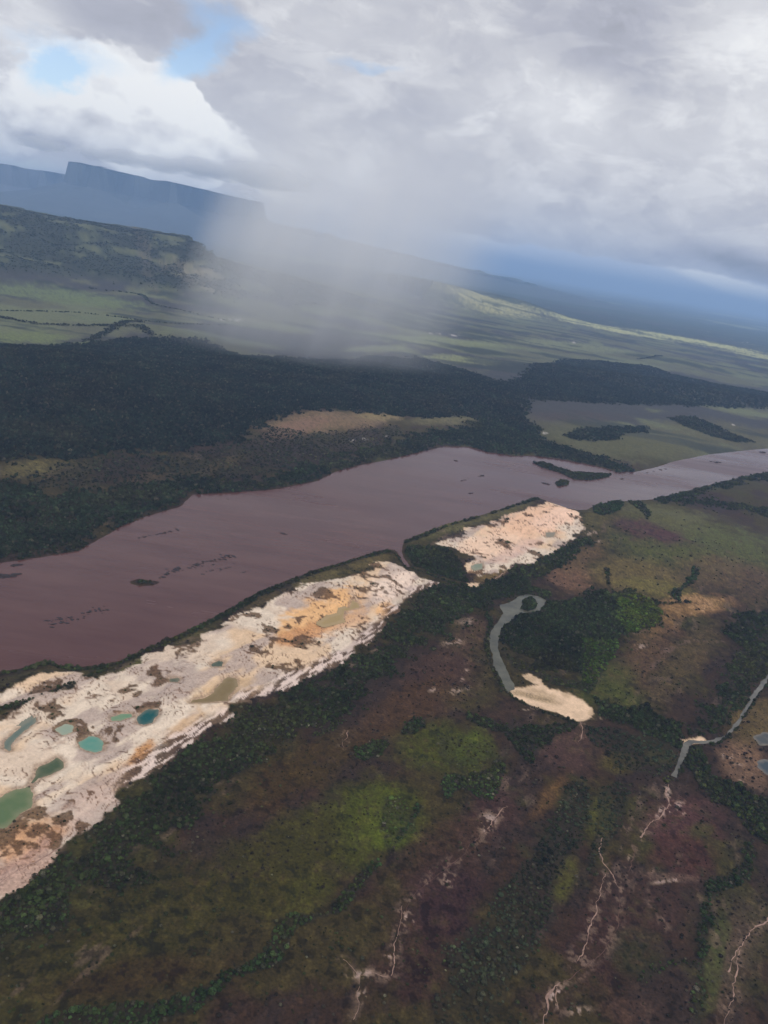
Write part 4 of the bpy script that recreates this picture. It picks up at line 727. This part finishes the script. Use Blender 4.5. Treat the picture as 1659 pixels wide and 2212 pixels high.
def trunk_mesh(seed):
    r = np.random.default_rng(seed); bm = bmesh.new()
    def limb(a, b, r0, r1, n=6):
        a = Vector(a); b = Vector(b); d = (b - a).normalized(); t = d.orthogonal().normalized(); u = d.cross(t); rings = []
        for p, q in ((a, r0), ((a + b) / 2 + t * r0 * .6, (r0 + r1) / 2), (b, r1)):
            rings.append([bm.verts.new(p + (t * math.cos(6.2832 * i / n) + u * math.sin(6.2832 * i / n)) * q) for i in range(n)])
        for k in range(2):
            for i in range(n): bm.faces.new([rings[k][i], rings[k][(i + 1) % n], rings[k + 1][(i + 1) % n], rings[k + 1][i]])
    limb((0, 0, -.1), (.01, 0, .62), .035, .018)
    for i in range(4):
        a = i * 1.6 + r.uniform(0, .6); limb((0, 0, .3 + .06 * i), (.26 * math.cos(a), .26 * math.sin(a), .62), .016, .006, 5)
    me = bpy.data.meshes.new('trunk'); bm.to_mesh(me); bm.free(); me.materials.append(M_BARK); return me
CROWNS = [blob_crown(3 + i * 5, 5 + i % 3) for i in range(5)]; TRUNKS = [trunk_mesh(i) for i in range(3)]

def candidates(r0, r1, step, a0=-44, a1=40):
    m = r1 * 1.0
    xs = np.arange(-m * math.sin(R(-a0)), m * math.sin(R(a1)), step); ys = np.arange(0, r1, step)
    X, Y = np.meshgrid(xs, ys); X = X.ravel() + rng.uniform(-.5, .5, X.size) * step; Y = Y.ravel() + rng.uniform(-.5, .5, Y.size) * step
    r = np.hypot(X, Y); a = np.degrees(np.arctan2(X, Y)); k = (r >= r0) & (r < r1) & (a > a0) & (a < a1)
    return X[k], Y[k]
def in_view(X, Y, Z, pad=40):
    d = np.stack([X, Y, Z - H], 1) @ CMN
    px = 829.5 - d[:, 0] / d[:, 2] * F_V; py = 1106 + d[:, 1] / d[:, 2] * F_V
    return (d[:, 2] < 0) & (px > -pad) & (px < 1659 + pad) & (py < 2212 + pad), px, py
plants = []
def tint_mix(t, pp=.01):
    n_ = len(t); q = (rng.uniform(0, 1, (n_, 1)) < .22) * rng.uniform(.3, 1, (n_, 1))
    pale = rng.uniform(0, 1, (n_, 1)) < pp
    t = np.where(pale, np.array([[.13, .115, .10]]), t); q = np.where(pale, 0, q)
    return (t * (1 - q) + np.array(G_DRY) * q) * np.exp(.27 * rng.normal(size=(n_, 1))) * np.array([[.90, .92, .74]])
for r0, r1, step in ((560, 1300, 4.1), (1300, 2300, 5.0), (2300, 4600, 8.2), (4600, 7500, 13.0), (7500, 12500, 26.0)):
    X, Y = candidates(r0, r1, step)
    for s in range(0, len(X), 400000):
        x, y = X[s:s + 400000], Y[s:s + 400000]
        h, c, d, t, hf = cover(x, y)
        k = rng.uniform(0, 1, len(x)) < d * .86
        k &= h > .4
        ok, px, py = in_view(x, y, h, 150); k &= ok
        far = sstep(2300, 7000, np.hypot(x, y))[k]
        w = step * np.clip(np.exp(rng.normal(.12, .30, k.sum())), .6, 2.4) * (1 - .25 * far)
        dn = d[k]; small = dn < .3
        w = np.where(small, w * rng.uniform(.35, .8, len(w)), w * (.72 + .28 * np.clip(dn, 0, 1)))
        zz = np.where(small, w * rng.uniform(.6, .9, len(w)), np.minimum(w * rng.uniform(.85, 1.35, len(w)), 15.0) * np.clip(hf[k], .5, 1.4))
        plants.append(np.concatenate([np.stack([x[k], y[k], h[k] - .25 * zz * (~small), w, zz, dn], 1), tint_mix(t[k], .014 if r1 < 2000 else .0)], 1))
plants = np.concatenate(plants); plants[:, 6:] = np.clip(plants[:, 6:], .008, .2)
print('plants', len(plants))
small = plants[:, 5] < .3
ok, ppx, ppy = in_view(plants[:, 0], plants[:, 1], plants[:, 2], -12)
size = plants[:, 3] / np.sqrt(plants[:, 0] ** 2 + plants[:, 1] ** 2 + H * H)
def pick(mask, n):
    k = np.nonzero(mask & ok)[0]; return k[np.argsort(-size[k])[:n]]
# the trees and bushes that show largest are things of their own
bank_zone = ppy - ppx * -.62
zones = [('forest belt beside the sand flats', 'dark green tree in the forest belt beside the sand flats', (ppx < 560) & (ppy > 1560) & (ppy < 2090) & (ppy < 2130 - ppx * .72)),
         ('trees along the gully', 'green tree in the gully woods below the grassy slope', (ppx < 640) & (ppy > 1960)),
         ('trees on the scrubby ridge', 'dark tree on the scrubby ridge between the red tracks', (ppx > 920) & (ppx < 1290) & (ppy > 1690)),
         ('trees by the green strip', 'green tree in the thicket strip beside the red tracks', (ppx > 1480) & (ppy > 1690))]
single = []; taken = np.zeros(len(plants), bool)
for (grp, lab, zm), q in zip(zones, (95, 75, 75, 50)):
    k = pick(zm & ~small & ~taken, q); taken[k] = True; single += [(i, grp, lab) for i in k]
for j, (i, grp, lab) in enumerate(single):
    x, y, z, w, zz = plants[i, :5]; rt = bpy.data.objects.new('tree', None); COL.objects.link(rt)
    rt.location = (x, y, z + .2 * zz); rt.rotation_euler = (0, 0, rng.uniform(0, 6.28)); rt.empty_display_size = 1
    tag(rt, lab, 'tree', grp)
    for nm, me, sc in (('trunk', TRUNKS[j % 3], (w, w, zz * .95)), ('crown', CROWNS[j % 5], (w, w, zz))):
        o = bpy.data.objects.new(nm, me); COL.objects.link(o); o.parent = rt; o.scale = sc
        if nm == 'crown': o['tint'] = [float(q) for q in plants[i, 6:9]]
kb = pick(small & (ppx < 820) & (ppy > 1500), 130); taken[kb] = True
kb2 = pick(small & (ppx >= 820) & (ppy > 1500), 160); taken[kb2] = True
for j, i in enumerate(list(kb) + list(kb2)):
    x, y, z, w, zz = plants[i, :5]; o = bpy.data.objects.new('bush', CROWNS[j % 5]); COL.objects.link(o)
    o.location = (x, y, z - .12 * zz); o.rotation_euler = (0, 0, rng.uniform(0, 6.28)); o.scale = (w, w, zz); o['tint'] = [float(q) for q in plants[i, 6:9]]
    if j < len(kb): tag(o, 'lone dark bush dotted over the olive savanna slope', 'bush', 'bushes on the olive slope')
    else: tag(o, 'lone dark bush on the brown savanna near the tracks', 'bush', 'bushes on the brown savanna')
rest = plants[~taken]
def scatter(name, pts, proto, label, cat):
    me = bpy.data.meshes.new(name); me.vertices.add(len(pts)); me.vertices.foreach_set('co', pts[:, :3].astype(np.float32).ravel())
    def attr(nm, typ, key, arr):
        a = me.attributes.new(nm, typ, 'POINT'); a.data.foreach_set(key, arr.astype(np.float32).ravel())
    attr('size', 'FLOAT_VECTOR', 'vector', np.stack([pts[:, 3] * rng.uniform(.75, 1.2, len(pts)), pts[:, 3] * rng.uniform(.6, 1.15, len(pts)), pts[:, 4]], 1))
    attr('turn', 'FLOAT_VECTOR', 'vector', np.stack([rng.normal(0, .12, len(pts)), rng.normal(0, .12, len(pts)), rng.uniform(0, 6.28, len(pts))], 1))
    attr('tint', 'FLOAT_COLOR', 'color', np.concatenate([pts[:, 6:9], np.ones((len(pts), 1))], 1))
    a = me.attributes.new('kind', 'INT', 'POINT'); a.data.foreach_set('value', rng.integers(0, len(proto), len(pts)).astype(np.int32))
    o = bpy.data.objects.new(name, me); COL.objects.link(o); tag(o, label, cat, kind='stuff')
    ng = bpy.data.node_groups.new('scatter_' + name, 'GeometryNodeTree')
    ng.interface.new_socket('Geometry', in_out='INPUT', socket_type='NodeSocketGeometry'); ng.interface.new_socket('Geometry', in_out='OUTPUT', socket_type='NodeSocketGeometry')
    N = ng.nodes; L = ng.links; gi = N.new('NodeGroupInput'); go = N.new('NodeGroupOutput'); ip = N.new('GeometryNodeInstanceOnPoints')
    jn = N.new('GeometryNodeJoinGeometry')
    for pr in proto:
        oi = N.new('GeometryNodeObjectInfo'); oi.inputs[0].default_value = pr; oi.inputs['As Instance'].default_value = True; oi.transform_space = 'ORIGINAL'; L.new(oi.outputs['Geometry'], jn.inputs[0])
    ix = N.new('GeometryNodeInputNamedAttribute'); ix.data_type = 'INT'; ix.inputs[0].default_value = 'kind'; ip.inputs['Pick Instance'].default_value = True; L.new(ix.outputs[0], ip.inputs['Instance Index'])
    a1 = N.new('GeometryNodeInputNamedAttribute'); a1.data_type = 'FLOAT_VECTOR'; a1.inputs[0].default_value = 'size'
    a2 = N.new('GeometryNodeInputNamedAttribute'); a2.data_type = 'FLOAT_VECTOR'; a2.inputs[0].default_value = 'turn'
    er = N.new('FunctionNodeEulerToRotation')
    L.new(gi.outputs[0], ip.inputs['Points']); L.new(jn.outputs[0], ip.inputs['Instance']); L.new(a1.outputs[0], ip.inputs['Scale'])
    L.new(a2.outputs[0], er.inputs[0]); L.new(er.outputs[0], ip.inputs['Rotation']); L.new(ip.outputs[0], go.inputs[0])
    md = o.modifiers.new('scatter', 'NODES'); md.node_group = ng; return o
protos = {}
for o in bpy.data.objects:
    if o.type == 'MESH' and o.data in CROWNS and o.data.name not in protos: protos[o.data.name] = o
PR = [protos[c.name] for c in CROWNS]
rr = np.hypot(rest[:, 0], rest[:, 1]); sm = rest[:, 5] < .3
north_ = RIVER.sdf(rest[:, 0], rest[:, 1], 50) ; ym = rr > 3400
vi = rng.integers(0, 5, len(rest))
for nm, mask, lab, cat in (('forest', ~sm & ~ym, 'mass of dark trees covering the belts and gullies before the river', 'forest'),
                           ('forest', ~sm & ym, 'deep blue green forest across the river', 'forest'),
                           ('scrub', sm, 'fine scatter of low scrub over the savanna', 'scrub')):
    scatter(nm, rest[mask], PR, lab, cat)

# ------------------------------------------------------------------ tracks
def drape(name, pts, wpx, mat, label):
    p = ground(pts); q = []
    for i in range(len(p) - 1):
        nseg = max(2, int(np.hypot(*(p[i + 1] - p[i])) / 3)); q += [p[i] + (p[i + 1] - p[i]) * t for t in np.linspace(0, 1, nseg, endpoint=False)]
    q = np.array(q + [p[-1]])
    for _ in range(3): q[1:-1] = (q[:-2] + 2 * q[1:-1] + q[2:]) / 4
    q += np.stack([fbm(q[:, 0], q[:, 1], 34, 4, 120, .65), fbm(q[:, 0], q[:, 1], 34, 4, 121, .65)], 1) * 4.5
    sl = np.sqrt(q[:, 0] ** 2 + q[:, 1] ** 2 + H * H) / F_V
    w = .62 * wpx * sl * np.clip(.6 + 1.0 * fbm(q[:, 0], q[:, 1], 20, 3, 122), .34, 2)
    t = np.gradient(q, axis=0); t /= np.linalg.norm(t, axis=1, keepdims=True) + 1e-9; nr = np.stack([-t[:, 1], t[:, 0]], 1)
    vs = []; n = len(q)
    for s in (1, .33, -.33, -1): e = q + nr * (w * s)[:, None]; vs.append(np.concatenate([e, (height(e[:, 0], e[:, 1]) + (.35 if abs(s) < .9 else .12))[:, None]], 1))
    V = np.concatenate(vs); F = [(k * n + i, (k + 1) * n + i, (k + 1) * n + i + 1, k * n + i + 1) for k in range(3) for i in range(n - 1)]
    o = mesh_obj(name, V, F, mat); return tag(o, label, 'track', kind='structure')
for p, w, t, lab in TR: drape('dirt_track', p, w, M_TRACK2 if t else M_TRACK, lab)

# ------------------------------------------------------------------ rocks in the river
def rock_mesh(seed):
    r = np.random.default_rng(seed); bm = bmesh.new(); bmesh.ops.create_icosphere(bm, subdivisions=2, radius=1)
    for v in bm.verts:
        d = v.co.normalized(); k = 1 + .28 * math.sin(3 * d.x + seed) * math.cos(4 * d.y + seed) + r.uniform(-.12, .12); v.co = Vector((d.x * k, d.y * k * .7, max(d.z, -.3) * .45 * k))
    me = bpy.data.meshes.new('rock'); bm.to_mesh(me); bm.free(); me.materials.append(M_ROCK); return me
ROCKS = [rock_mesh(i) for i in range(5)]
RK = [((345, 1246), (425, 1218), 26, 6, 2.2, 'rocks trailing from the bushy islet', 'low dark rock in the reef trailing off the bushy islet'), ((425, 1222), (505, 1200), 40, 7, 2.2, 'rocks trailing from the bushy islet', 'low dark rock in the reef trailing off the bushy islet'),
      ((440, 1236), (500, 1224), 14, 5, 1.8, 'rocks trailing from the bushy islet', 'low dark rock in the reef trailing off the bushy islet'),
      ((295, 1164), (385, 1144), 24, 3, 1.9, 'rocks in a thin line', 'small dark rock in the thin line off the forested bank'),
      ((80, 1344), (150, 1335), 12, 5, 1.8, 'rocks by the near bank', 'dark rock awash in the shoal by the scrubby bank'), ((110, 1352), (230, 1312), 40, 9, 2.0, 'rocks by the near bank', 'dark rock awash in the shoal by the scrubby bank'),
      ((608, 1152), (620, 1154), 4, 2, 2.6, 'rock knot mid river', 'lone rock knot in open brown water'), ((490, 1078), (500, 1078), 2, 1, 2.4, 'rock pair', 'rock near the notch in the forested bank'),
      ((-10, 1246), (40, 1240), 9, 3, 4.5, 'flat shoal rocks', 'broad flat rock shelf under the forested bank'), ((25, 1222), (50, 1220), 5, 2, 3, 'flat shoal rocks', 'broad flat rock shelf under the forested bank'),
      ((978, 996), (990, 994), 3, 1, 2, 'rocks upstream', 'small rock upstream of the wooded islands'), ((996, 1039), (1016, 1034), 6, 1, 1.9, 'rocks upstream', 'small rock upstream of the wooded islands'), ((1030, 1030), (1048, 1026), 6, 2, 2.2, 'rocks upstream', 'small rock upstream of the wooded islands'),
      ((1012, 1066), (1028, 1063), 5, 1, 1.6, 'rocks upstream', 'small rock upstream of the wooded islands'), ((1172, 1044), (1188, 1047), 4, 1, 2.6, 'rocks by the round islet', 'rock in the riffle by the round islet'), ((1340, 1035), (1352, 1033), 3, 1, 2.4, 'rocks by the narrows', 'rock in the narrows below the grassy bank'),
      ((1395, 1022), (1440, 1012), 4, 2, 2.2, 'rocks by the narrows', 'rock in the narrows below the grassy bank'), ((1530, 996), (1555, 1000), 5, 1, 2.0, 'rocks by the narrows', 'rock in the narrows below the grassy bank'), ((1645, 979), (1652, 977), 2, 1, 2.6, 'rocks by the narrows', 'rock in the narrows below the grassy bank'), ((520, 1238), (545, 1230), 5, 2, 1.4, 'rocks trailing from the bushy islet', 'low dark rock in the reef trailing off the bushy islet'), ((1240, 1031), (1300, 1034), 0, 1, 1, 'x', 'x')]
for a, b, cnt, spread, sz, grp, lab in RK:
    for i in range(cnt):
        t = rng.uniform(); px = a[0] + (b[0] - a[0]) * t + rng.normal() * spread * .8; py = a[1] + (b[1] - a[1]) * t + rng.normal() * spread * .45
        g = ground([(px, py)])[0]; s = 1.7 * sz * math.sqrt(g[0] ** 2 + g[1] ** 2 + H * H) / F_V * rng.uniform(.4, 1.25)
        o = bpy.data.objects.new('river_rock', ROCKS[i % 5]); COL.objects.link(o); o.location = (g[0], g[1], -.06 * s); o.scale = (s * rng.uniform(.9, 1.6), s, s * rng.uniform(.5, .9)); o.rotation_euler = (0, 0, rng.uniform(-.6, .8)); tag(o, lab, 'rock', grp)

# ------------------------------------------------------------------ table mountains
def mesa(name, x0, x1, D, ytop, depth, label, seed, talus=2600, cliff=.5, col=(.10, .10, .10), sky=12):
    """flat-topped mountain: rim outline, sheer cliff, talus skirt"""
    c0, c1 = v_dir(x0[0], x0[1]), v_dir(x1[0], x1[1])
    a0, a1 = math.atan2(c0[0], c0[1]), math.atan2(c1[0], c1[1])
    zt0 = H + D * c0[2] / math.hypot(c0[0], c0[1]); zt1 = H + D * c1[2] / math.hypot(c1[0], c1[1])
    r = np.random.default_rng(seed); n = 200; out = []
    for i in range(n):
        t = i / n
        if t < .6: a = a0 + (a1 - a0) * t / .6; rad = D + (900 * math.sin(t * 22 + seed) + 700 * math.sin(t * 57)) * min(1, t * 25, (.6 - t) * 25); s = t / .6
        elif t < .65: s = 1; a = a1; rad = D + depth * (t - .6) / .05
        elif t < .95: s = 1 - (t - .65) / .3; a = a0 + (a1 - a0) * s; rad = D + depth
        else: s = 0; a = a0; rad = D + depth * (1 - (t - .95) / .05)
        out.append((rad * math.sin(a), rad * math.cos(a), zt0 + (zt1 - zt0) * s))
    out = np.array(out); ctr = out[:, :2].mean(0)
    a = np.roll(out[:, :2], 1, 0); b = np.roll(out[:, :2], -1, 0); t = b - a; t /= np.linalg.norm(t, axis=1, keepdims=True); area = np.sum(out[:, 0] * np.roll(out[:, 1], -1) - np.roll(out[:, 0], -1) * out[:, 1])
    nrm = np.stack([t[:, 1], -t[:, 0]], 1) * (1 if area > 0 else -1)
    rings = []
    j1 = fbm(np.arange(n) * 1.0, np.zeros(n) + seed, 6, 4, seed); j2 = fbm(np.arange(n) * 1.0, np.zeros(n) + seed, 3, 4, seed + 9)
    for off, zf, jr, jz in ((-700, 1.0, 0, 0), (-350, 1.0, 60, sky), (0, .98, 250, sky + 20), (90, .80, 260, 30), (200, 1 - cliff, 280, 60), (talus * .3, (1 - cliff) * .62, 300, 60), (talus * .65, (1 - cliff) * .28, 400, 40), (talus, .03, 500, 5), (talus * 1.3, -.1, 0, 0)):
        o = off + jr * (j1 + .6 * j2); z = out[:, 2] * zf + jz * (j2 + .5 * j1)
        rings.append(np.concatenate([out[:, :2] + nrm * np.atleast_1d(o)[:, None], z[:, None]], 1))
    V = np.concatenate(rings); F = []
    for k in range(len(rings) - 1):
        for i in range(n): F.append((k * n + i, (k + 1) * n + i, (k + 1) * n + (i + 1) % n, k * n + (i + 1) % n))
    F.append(tuple(range(n)))
    o = mesh_obj(name, V, F, mat_plain('mountain_rock', col, .95, .0012, .25), smooth=False)
    return tag(o, label, 'mountain', kind='structure')
mesa('mountain', (156, 349), (560, 437), 40000, 0, 9000, 'dark flat topped table mountain with sheer cliff under cloud', 4, 5200, .40, (.055, .06, .06), 45)
mesa('mountain', (-260, 312), (140, 376), 46000, 0, 5000, 'pale distant table mountain behind the dark one', 9, 3500, .5, (.08, .08, .09))
mesa('mountain', (560, 474), (1390, 676), 41000, 0, 6000, 'low blue mountain range fading behind the rain', 14, 7200, .16, (.05, .06, .06), 130)

# ------------------------------------------------------------------ haze and rain
def box_obj(name, lo, hi):
    v = [(x, y, z) for x in (lo[0], hi[0]) for y in (lo[1], hi[1]) for z in (lo[2], hi[2])]
    f = [(0, 1, 3, 2), (4, 6, 7, 5), (0, 4, 5, 1), (2, 3, 7, 6), (0, 2, 6, 4), (1, 5, 7, 3)]
    return mesh_obj(name, v, f, None, False)
hz = box_obj('haze', (-430000, -30000, -60), (430000, 430000, 2420)); tag(hz, 'thin blue haze over the whole plain', 'haze', kind='stuff')
m, nt, out = new_mat('haze'); pv = mnode(nt, 'ShaderNodeVolumePrincipled'); pv.inputs['Color'].default_value = (.42, .635, 1.0, 1); pv.inputs['Density'].default_value = 2.5e-5; pv.inputs['Anisotropy'].default_value = .1
nt.links.new(pv.outputs[0], out.inputs['Volume']); hz.data.materials.append(m)

rc = ground([(660, 780)])[0]; RX, RY = 1220.0, 800.0; SL = .27
def rain():
    n = 28; V = []; F = []
    for z, k in ((2.0, 1.15), (1840.0, 1.15)):
        for i in range(n): a = 6.2832 * i / n; V.append((rc[0] + SL * z + RX * k * math.cos(a), rc[1] + RY * k * math.sin(a), z))
    for i in range(n): F.append((i, (i + 1) % n, n + (i + 1) % n, n + i))
    F += [tuple(range(n))[::-1], tuple(range(n, 2 * n))]
    o = mesh_obj('rain', V, F, None, False); tag(o, 'pale slanting rain shower falling onto the forest', 'rain', kind='stuff')
    m, nt, out = new_mat('rain'); L = nt.links
    def mm(op, a, b=0.0):
        q = mnode(nt, 'ShaderNodeMath', operation=op)
        for s, v in zip(q.inputs, (a, b)):
            if hasattr(v, 'is_output'): L.new(v, s)
            else: s.default_value = v
        return q.outputs[0]
    tc = mnode(nt, 'ShaderNodeTexCoord'); sp = mnode(nt, 'ShaderNodeSeparateXYZ'); L.new(tc.outputs['Object'], sp.inputs[0])
    X = mm('SUBTRACT', mm('SUBTRACT', sp.outputs[0], rc[0]), mm('MULTIPLY', sp.outputs[2], SL)); Y = mm('SUBTRACT', sp.outputs[1], rc[1])
    q = mm('SQRT', mm('ADD', mm('POWER', mm('ABSOLUTE', mm('DIVIDE', X, RX)), 2.0), mm('POWER', mm('ABSOLUTE', mm('DIVIDE', Y, RY)), 2.0)))
    cb = mnode(nt, 'ShaderNodeCombineXYZ'); L.new(mm('DIVIDE', X, 260.0), cb.inputs[0]); L.new(mm('DIVIDE', Y, 260.0), cb.inputs[1]); L.new(mm('DIVIDE', sp.outputs[2], 2600.0), cb.inputs[2])
    ns = noise_tex(nt, cb.outputs[0], 1.0, 3, .5)
    q2 = mm('ADD', q, mm('MULTIPLY', mm('SUBTRACT', ns, .5), .22))
    core = mrange(nt, q2, .95, .62, 0, 1); left = mrange(nt, X, -RX * .9, RX * .8, 1.5, .55)
    z1 = mrange(nt, sp.outputs[2], 900, 1820, 1, 0); z0 = mrange(nt, sp.outputs[2], 0, 800, .2, 1)
    den = mm('MULTIPLY', mm('MULTIPLY', mm('MULTIPLY', mm('MULTIPLY', core, left), mrange(nt, ns, .3, .7, .45, 1.55)), mm('MULTIPLY', z1, z0)), 1.2e-3)
    pv = mnode(nt, 'ShaderNodeVolumePrincipled'); pv.inputs['Color'].default_value = (1, 1, 1, 1); L.new(den, pv.inputs['Density'])
    L.new(pv.outputs[0], out.inputs['Volume']); o.data.materials.append(m)
rain()

# ------------------------------------------------------------------ heaped clouds standing on the table mountain
def mat_cloud(seed):
    m, nt, out = new_mat('cloud_vapour'); L = nt.links; tc = mnode(nt, 'ShaderNodeTexCoord'); G = tc.outputs['Object']
    mp = mnode(nt, 'ShaderNodeMapping'); L.new(G, mp.inputs[0]); mp.inputs['Location'].default_value = (seed * 3.1, seed, 0)
    ln = mnode(nt, 'ShaderNodeVectorMath', operation='LENGTH'); L.new(G, ln.inputs[0]); nz = noise_tex(nt, mp.outputs[0], 2.2, 4, .55)
    a = mnode(nt, 'ShaderNodeMath', operation='MULTIPLY_ADD'); L.new(nz, a.inputs[0]); a.inputs[1].default_value = 1.5; a.inputs[2].default_value = -.75
    b = mnode(nt, 'ShaderNodeMath', operation='ADD'); L.new(ln.outputs['Value'], b.inputs[0]); L.new(a.outputs[0], b.inputs[1])
    pv = mnode(nt, 'ShaderNodeVolumePrincipled'); pv.inputs['Color'].default_value = (1, 1, 1, 1); pv.inputs['Anisotropy'].default_value = .2
    L.new(mrange(nt, b.outputs[0], .95, .5, 0, .0016), pv.inputs['Density']); L.new(pv.outputs[0], out.inputs['Volume']); return m
for i, (px, w, hh, lab) in enumerate(((205, 900, 300, 'small cloud puff by the table mountain cliff corner'), (268, 1250, 420, 'rounded cloud puff on the table mountain rim'), (345, 1200, 380, 'low cloud tuft along the table mountain top'), (430, 1700, 520, 'broad cloud bank hugging the table mountain top'), (560, 2600, 640, 'long grey cloud bank where the mountain meets the rain'), (90, 1200, 320, 'pale cloud over the distant table mountain'))):
    a, _ = azel(px, 385 + px * .1655); D = 38500.0
    bm = bmesh.new(); bmesh.ops.create_icosphere(bm, subdivisions=3, radius=1.05)
    me = bpy.data.meshes.new('cloud'); bm.to_mesh(me); bm.free(); me.materials.append(mat_cloud(i + 1))
    o = bpy.data.objects.new('cloud', me); COL.objects.link(o); o.scale = (w, w * .8, hh); o.location = (D * math.sin(a), D * math.cos(a), 2428 + hh * 1.06); o.rotation_euler = (0, 0, -a)
    tag(o, lab, 'cloud', kind='stuff')
